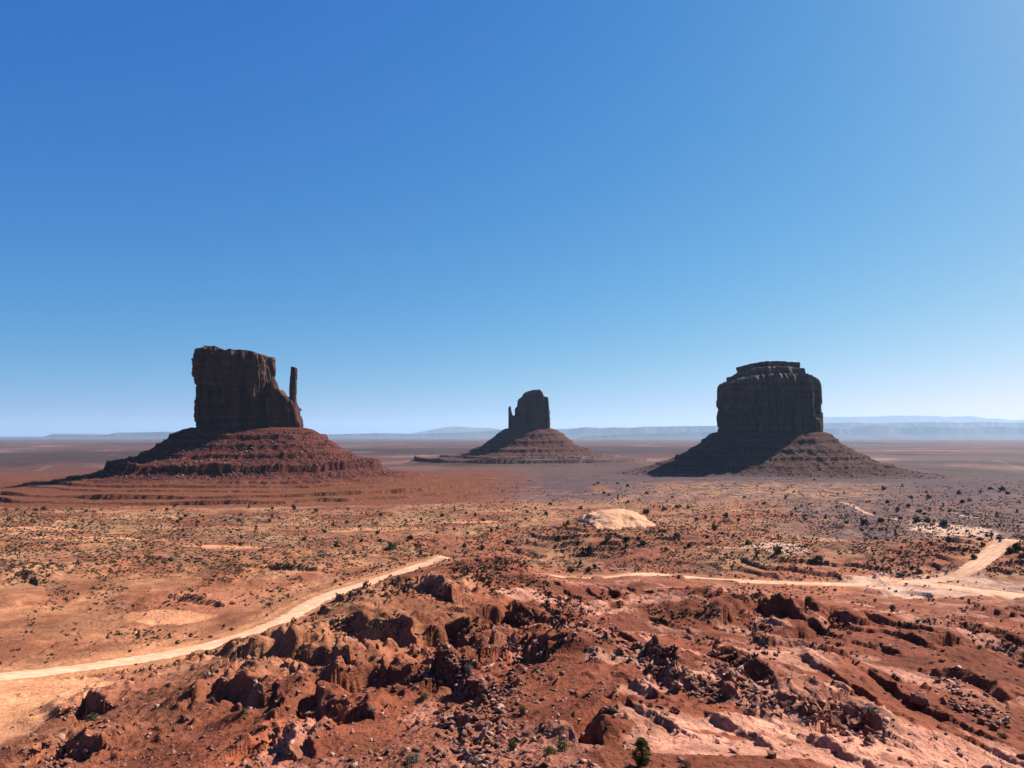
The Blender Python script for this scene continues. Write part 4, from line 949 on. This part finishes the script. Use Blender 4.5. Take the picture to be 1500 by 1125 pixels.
BUSH = [(750,1096,19,GB,1.3,'round yellow green bush at the foot of the brown mound'),(805,1104,20,GB,0.9,'low green bush, left half of the wide clump near the bottom edge'),(824,1099,24,GB,1.0,'low green bush, right half of the wide clump near the bottom edge'),(605,1114,28,SB,0.75,'wide grey sagebrush at the bottom edge below the central heap'),
 (694,1116,17,SB,1.1,'pale grey round bush between boulders at the bottom edge'),(766,1046,13,GB,1.6,'tall thin olive bush right of the central boulder heap'),(953,1035,16,TB,0.8,'low dark bush on the red soil above the pink slab'),(916,1050,12,TB,1.0,'round dark bush at the left tip of the pink slab'),
 (1277,1052,22,SB,0.9,'grey bush on the red slope right of the diagonal boulder band'),(1468,1079,14,TB,1.0,'dark round bush on the red slope at the right edge'),(622,1024,14,GB,0.8,'yellowish bush in the gully left of the central heap'),(136,1053,16,GB,0.8,'olive bush beside the boulder pile below the left road'),
 (356,1044,13,GB,0.9,'pale olive bush in the dark hollow at lower left'),(660,1064,15,SB,1.0,'grey bush in shadow at the foot of the central gully'),(687,979,16,SB,0.9,'grey bush on the shaded wall of the central gully'),(1005,1121,20,TB,0.8,'dark twiggy bush near the young juniper'),(1100,1083,10,TB,0.8,'dark bush on the smooth slab at bottom right, beside small twigs'),(1318,921,9,JT,1.3,'upright dark juniper standing alone on the open red slope below the junction'),(547,965,11,SB,0.8,'pale sage tuft below the upper dark scarp'),(545,1040,14,SB,0.6,'wide pale sage tuft on the brown slope left of the gully'),(468,1063,9,SB,0.9,'small pale sage tuft inside the lower dark hollow')]
for u, v, w, lst, hh, lab in BUSH:
    x, y, z = at(u, v + 2); wid = w * math.hypot(x, y) / FPX
    o = bpy.data.objects.new('bush' if lst is not JT else 'juniper', R.choice(lst)); sc.collection.objects.link(o)
    o.location = (x, y, z - 0.06 * wid); o.rotation_euler = (0, 0, R.uniform(0, 6.28)); o.scale = (wid, wid, wid * hh); tag(o, lab, 'bush' if lst is not JT else 'juniper')
# low scrub and dry grass, beyond counting
def tufts(name, n, vfun, keep, size, mat, seed, blades):
    rg = np.random.default_rng(seed); rr = random.Random(seed); VV = []; FF = []; k = 0; done = 0
    proto = []
    for i in range(10):
        V = []; F = []
        for b in range(blades):
            a = rg.uniform(0, 6.28); c = np.array([math.cos(a), math.sin(a), 0]) * rg.uniform(0, 0.42); d = np.array([math.cos(a) * 0.4, math.sin(a) * 0.4, 1]) + rg.normal(size=3) * 0.35
            d /= np.linalg.norm(d); sdx = np.cross(d, rg.normal(size=3)); sdx /= np.linalg.norm(sdx); L = rg.uniform(0.4, 0.75)
            q = len(V); V += [c - sdx * 0.2, c + sdx * 0.2, c + d * L + sdx * 0.12, c + d * L - sdx * 0.1]; F.append((q, q + 1, q + 2, q + 3))
        proto.append((np.array(V), np.array(F)))
    L = ROADS[0][0]
    while done < n:
        u = rr.uniform(-30, 1530); v = vfun(rr)
        if not keep(u, v, rr): continue
        x, y, z = at(u, v)
        if ((x - L[:, 0]) ** 2 + (y - L[:, 1]) ** 2).min() < 52: continue
        V, F = proto[rr.randrange(10)]; s = size(rr, math.hypot(x, y)); a = rr.uniform(0, 6.28); ca, sa = math.cos(a), math.sin(a)
        VV.append(np.stack([(V[:, 0] * ca - V[:, 1] * sa) * s + x, (V[:, 0] * sa + V[:, 1] * ca) * s + y, V[:, 2] * s * 0.8 + z - 0.05], 1)); FF.append(F + k); k += len(V); done += 1
    return link(name, np_mesh(name, np.vstack(VV), np.vstack(FF)), mat)
nz_ = lambda u, v, sd, a, b: float(fbm(np.array([u / a]), np.array([v / b]), 3, sd)[0])
def keep_s(u, v, rr):
    if u > 1270 and 846 < v < 876 and rr.random() < 0.93: return False
    if 1405 < u < 1478 and 774 < v < 793 and rr.random() < 0.9: return False
    if math.hypot((u - 903) / 52, (v - 759) / 17) < 0.85 and rr.random() < 0.97: return False
    if v > 840: return nz_(u, v, 971, 60, 40) > 0.1 and rr.random() < 0.6
    if v < 745 and u < 600: return rr.random() < 0.3
    return nz_(u, v, 972, 70, 18) > -0.25
tag(tufts('scrub', 23000, lambda rr: rr.triangular(692, 980, 765), keep_s, lambda rr, r_: (0.55 + 0.9 * rr.random() ** 2.5) * (0.75 + min(r_, 1500) / 850), M['scrub'], 31, 7), 'low dark desert scrub dotted over the flats', 'scrub', kind='stuff')
def keep_g(u, v, rr):
    if math.hypot((u - 903) / 52, (v - 759) / 17) < 0.85 and rr.random() < 0.97: return False
    if v > 850: return rr.random() < 0.12
    if v < 748 and u < 640: return False
    return nz_(u, v, 973, 80, 20) > -0.05
tag(tufts('dry_grass', 6000, lambda rr: rr.triangular(698, 900, 775), keep_g, lambda rr, r_: (0.6 + 0.6 * rr.random()) * (0.75 + min(r_, 1500) / 1000), M['grass'], 32, 6), 'dry yellow grass tufts scattered over the tan flats', 'grass', kind='stuff')

# ------------------------------------------------------------------ parked cars
def car(u, v, rz, col, label, kind):
    x, y, _z = at(u, v)
    z = ground_z(x, y)
    o = empty('parked_car', (x, y, z + 0.02), rz); tag(o, label, 'car', 'cars parked along the overlook road')
    Lh, Hh = {'suv': (2.35, 1.75), 'car': (2.25, 1.45), 'van': (2.6, 2.1)}[kind]
    paint = mat_plain('car_paint', col, 0.3, 0.5, 0.0, 0.04)
    wst = 0.62 * Hh
    def prism(prof, w0, w1, name, mat, par):
        bm = bmesh.new(); n = len(prof)
        lo = [bm.verts.new((px, -(w0 if pz < wst + 0.02 else w1), pz)) for px, pz in prof]; hi = [bm.verts.new((px, (w0 if pz < wst + 0.02 else w1), pz)) for px, pz in prof]
        bm.faces.new(lo[::-1]); bm.faces.new(hi)
        for k in range(n): bm.faces.new((lo[k], lo[(k + 1) % n], hi[(k + 1) % n], hi[k]))
        bmesh.ops.recalc_face_normals(bm, faces=bm.faces); bmesh.ops.bevel(bm, geom=list(bm.edges), offset=0.05, segments=2, affect='EDGES')
        m_ = bpy.data.meshes.new(name); bm.to_mesh(m_); bm.free(); return link(name, m_, mat, par)
    rear = -Lh * 0.93 if kind != 'car' else -Lh * 0.55
    prism([(-Lh, 0.35), (Lh, 0.35), (Lh, 0.72), (Lh * 0.92, 0.86), (Lh * 0.45, wst), (-Lh * 0.95, wst), (-Lh, 0.8)], 0.9, 0.9, 'body', paint, o)
    prism([(Lh * 0.42, wst + 0.03), (Lh * 0.1, Hh - 0.09), (rear * 0.8, Hh - 0.09), (rear, wst + 0.03)], 0.84, 0.68, 'windows', M['glass'], o)
    prism([(Lh * 0.12, Hh - 0.08), (Lh * 0.06, Hh), (rear * 0.78, Hh), (rear * 0.84, Hh - 0.08)], 0.7, 0.66, 'roof', paint, o)
    for sx in (1, -1):
        for sy in (1, -1):
            bm = bmesh.new(); bmesh.ops.create_cone(bm, cap_ends=True, segments=18, radius1=0.34, radius2=0.34, depth=0.22)
            bmesh.ops.rotate(bm, verts=bm.verts, matrix=__import__('mathutils').Matrix.Rotation(math.pi / 2, 3, 'X')); bmesh.ops.translate(bm, verts=bm.verts, vec=(sx * Lh * 0.62, sy * 0.82, 0.34))
            bmesh.ops.bevel(bm, geom=list(bm.edges), offset=0.03, segments=1, affect='EDGES')
            m_ = bpy.data.meshes.new('wheel'); bm.to_mesh(m_); bm.free(); link('wheel', m_, M['tyre'], o)
car(1319, 846, 0.1, (0.035, 0.035, 0.04), 'dark car parked alone on the pale verge beside the road junction', 'suv')
car(1424, 787, -0.15, (0.20, 0.22, 0.27), 'blue grey car, leftmost of those parked on the sandy crest', 'car')
car(1433, 782.5, 1.2, (0.75, 0.75, 0.76), 'white car seen end on, between the blue grey and dark cars', 'suv')
car(1438.5, 781, -0.2, (0.03, 0.03, 0.035), 'dark car at the rear of the sandy crest car park', 'suv')
car(1447, 782, -0.1, (0.7, 0.7, 0.7), 'white long car at the right of the rear parked row', 'van')
car(1436, 791.5, 0.05, (0.10, 0.05, 0.04), 'dark brown car nearest the slope edge of the car park', 'car')
car(1465, 786, -0.1, (0.5, 0.51, 0.53), 'silver car behind the dark one where the road tops the crest', 'car')
car(1465, 790, -0.2, (0.04, 0.045, 0.06), 'dark car in front of the silver one beside the road top', 'suv')

# ------------------------------------------------------------------ the air
hz = NT('desert_air'); hz.t.nodes.remove(hz.b)
pv = hz.n('ShaderNodeVolumePrincipled'); pv.inputs['Color'].default_value = (0.50, 0.68, 0.92, 1); pv.inputs['Density'].default_value = 1.15e-5
pv.inputs['Anisotropy'].default_value = 0.2; pv.inputs['Density Attribute'].default_value = ''; pv.inputs['Temperature Attribute'].default_value = ''
hz.l(pv.outputs[0], hz.t.nodes['Material Output'].inputs['Volume'])
zl, zh, W_ = min(float(gz.min()) + ZC, -12) - 1, 2620.0, 141500.0
bm = bmesh.new(); bmesh.ops.create_cube(bm, size=1.0); bmesh.ops.scale(bm, vec=(2 * W_, 2 * W_, zh - zl), verts=bm.verts); bmesh.ops.translate(bm, vec=(0, 0, (zh + zl) / 2), verts=bm.verts)
m_ = bpy.data.meshes.new('haze'); bm.to_mesh(m_); bm.free()
tag(link('haze', m_, hz.m), 'thin blue desert air fading the far mesas', 'haze', kind='stuff')
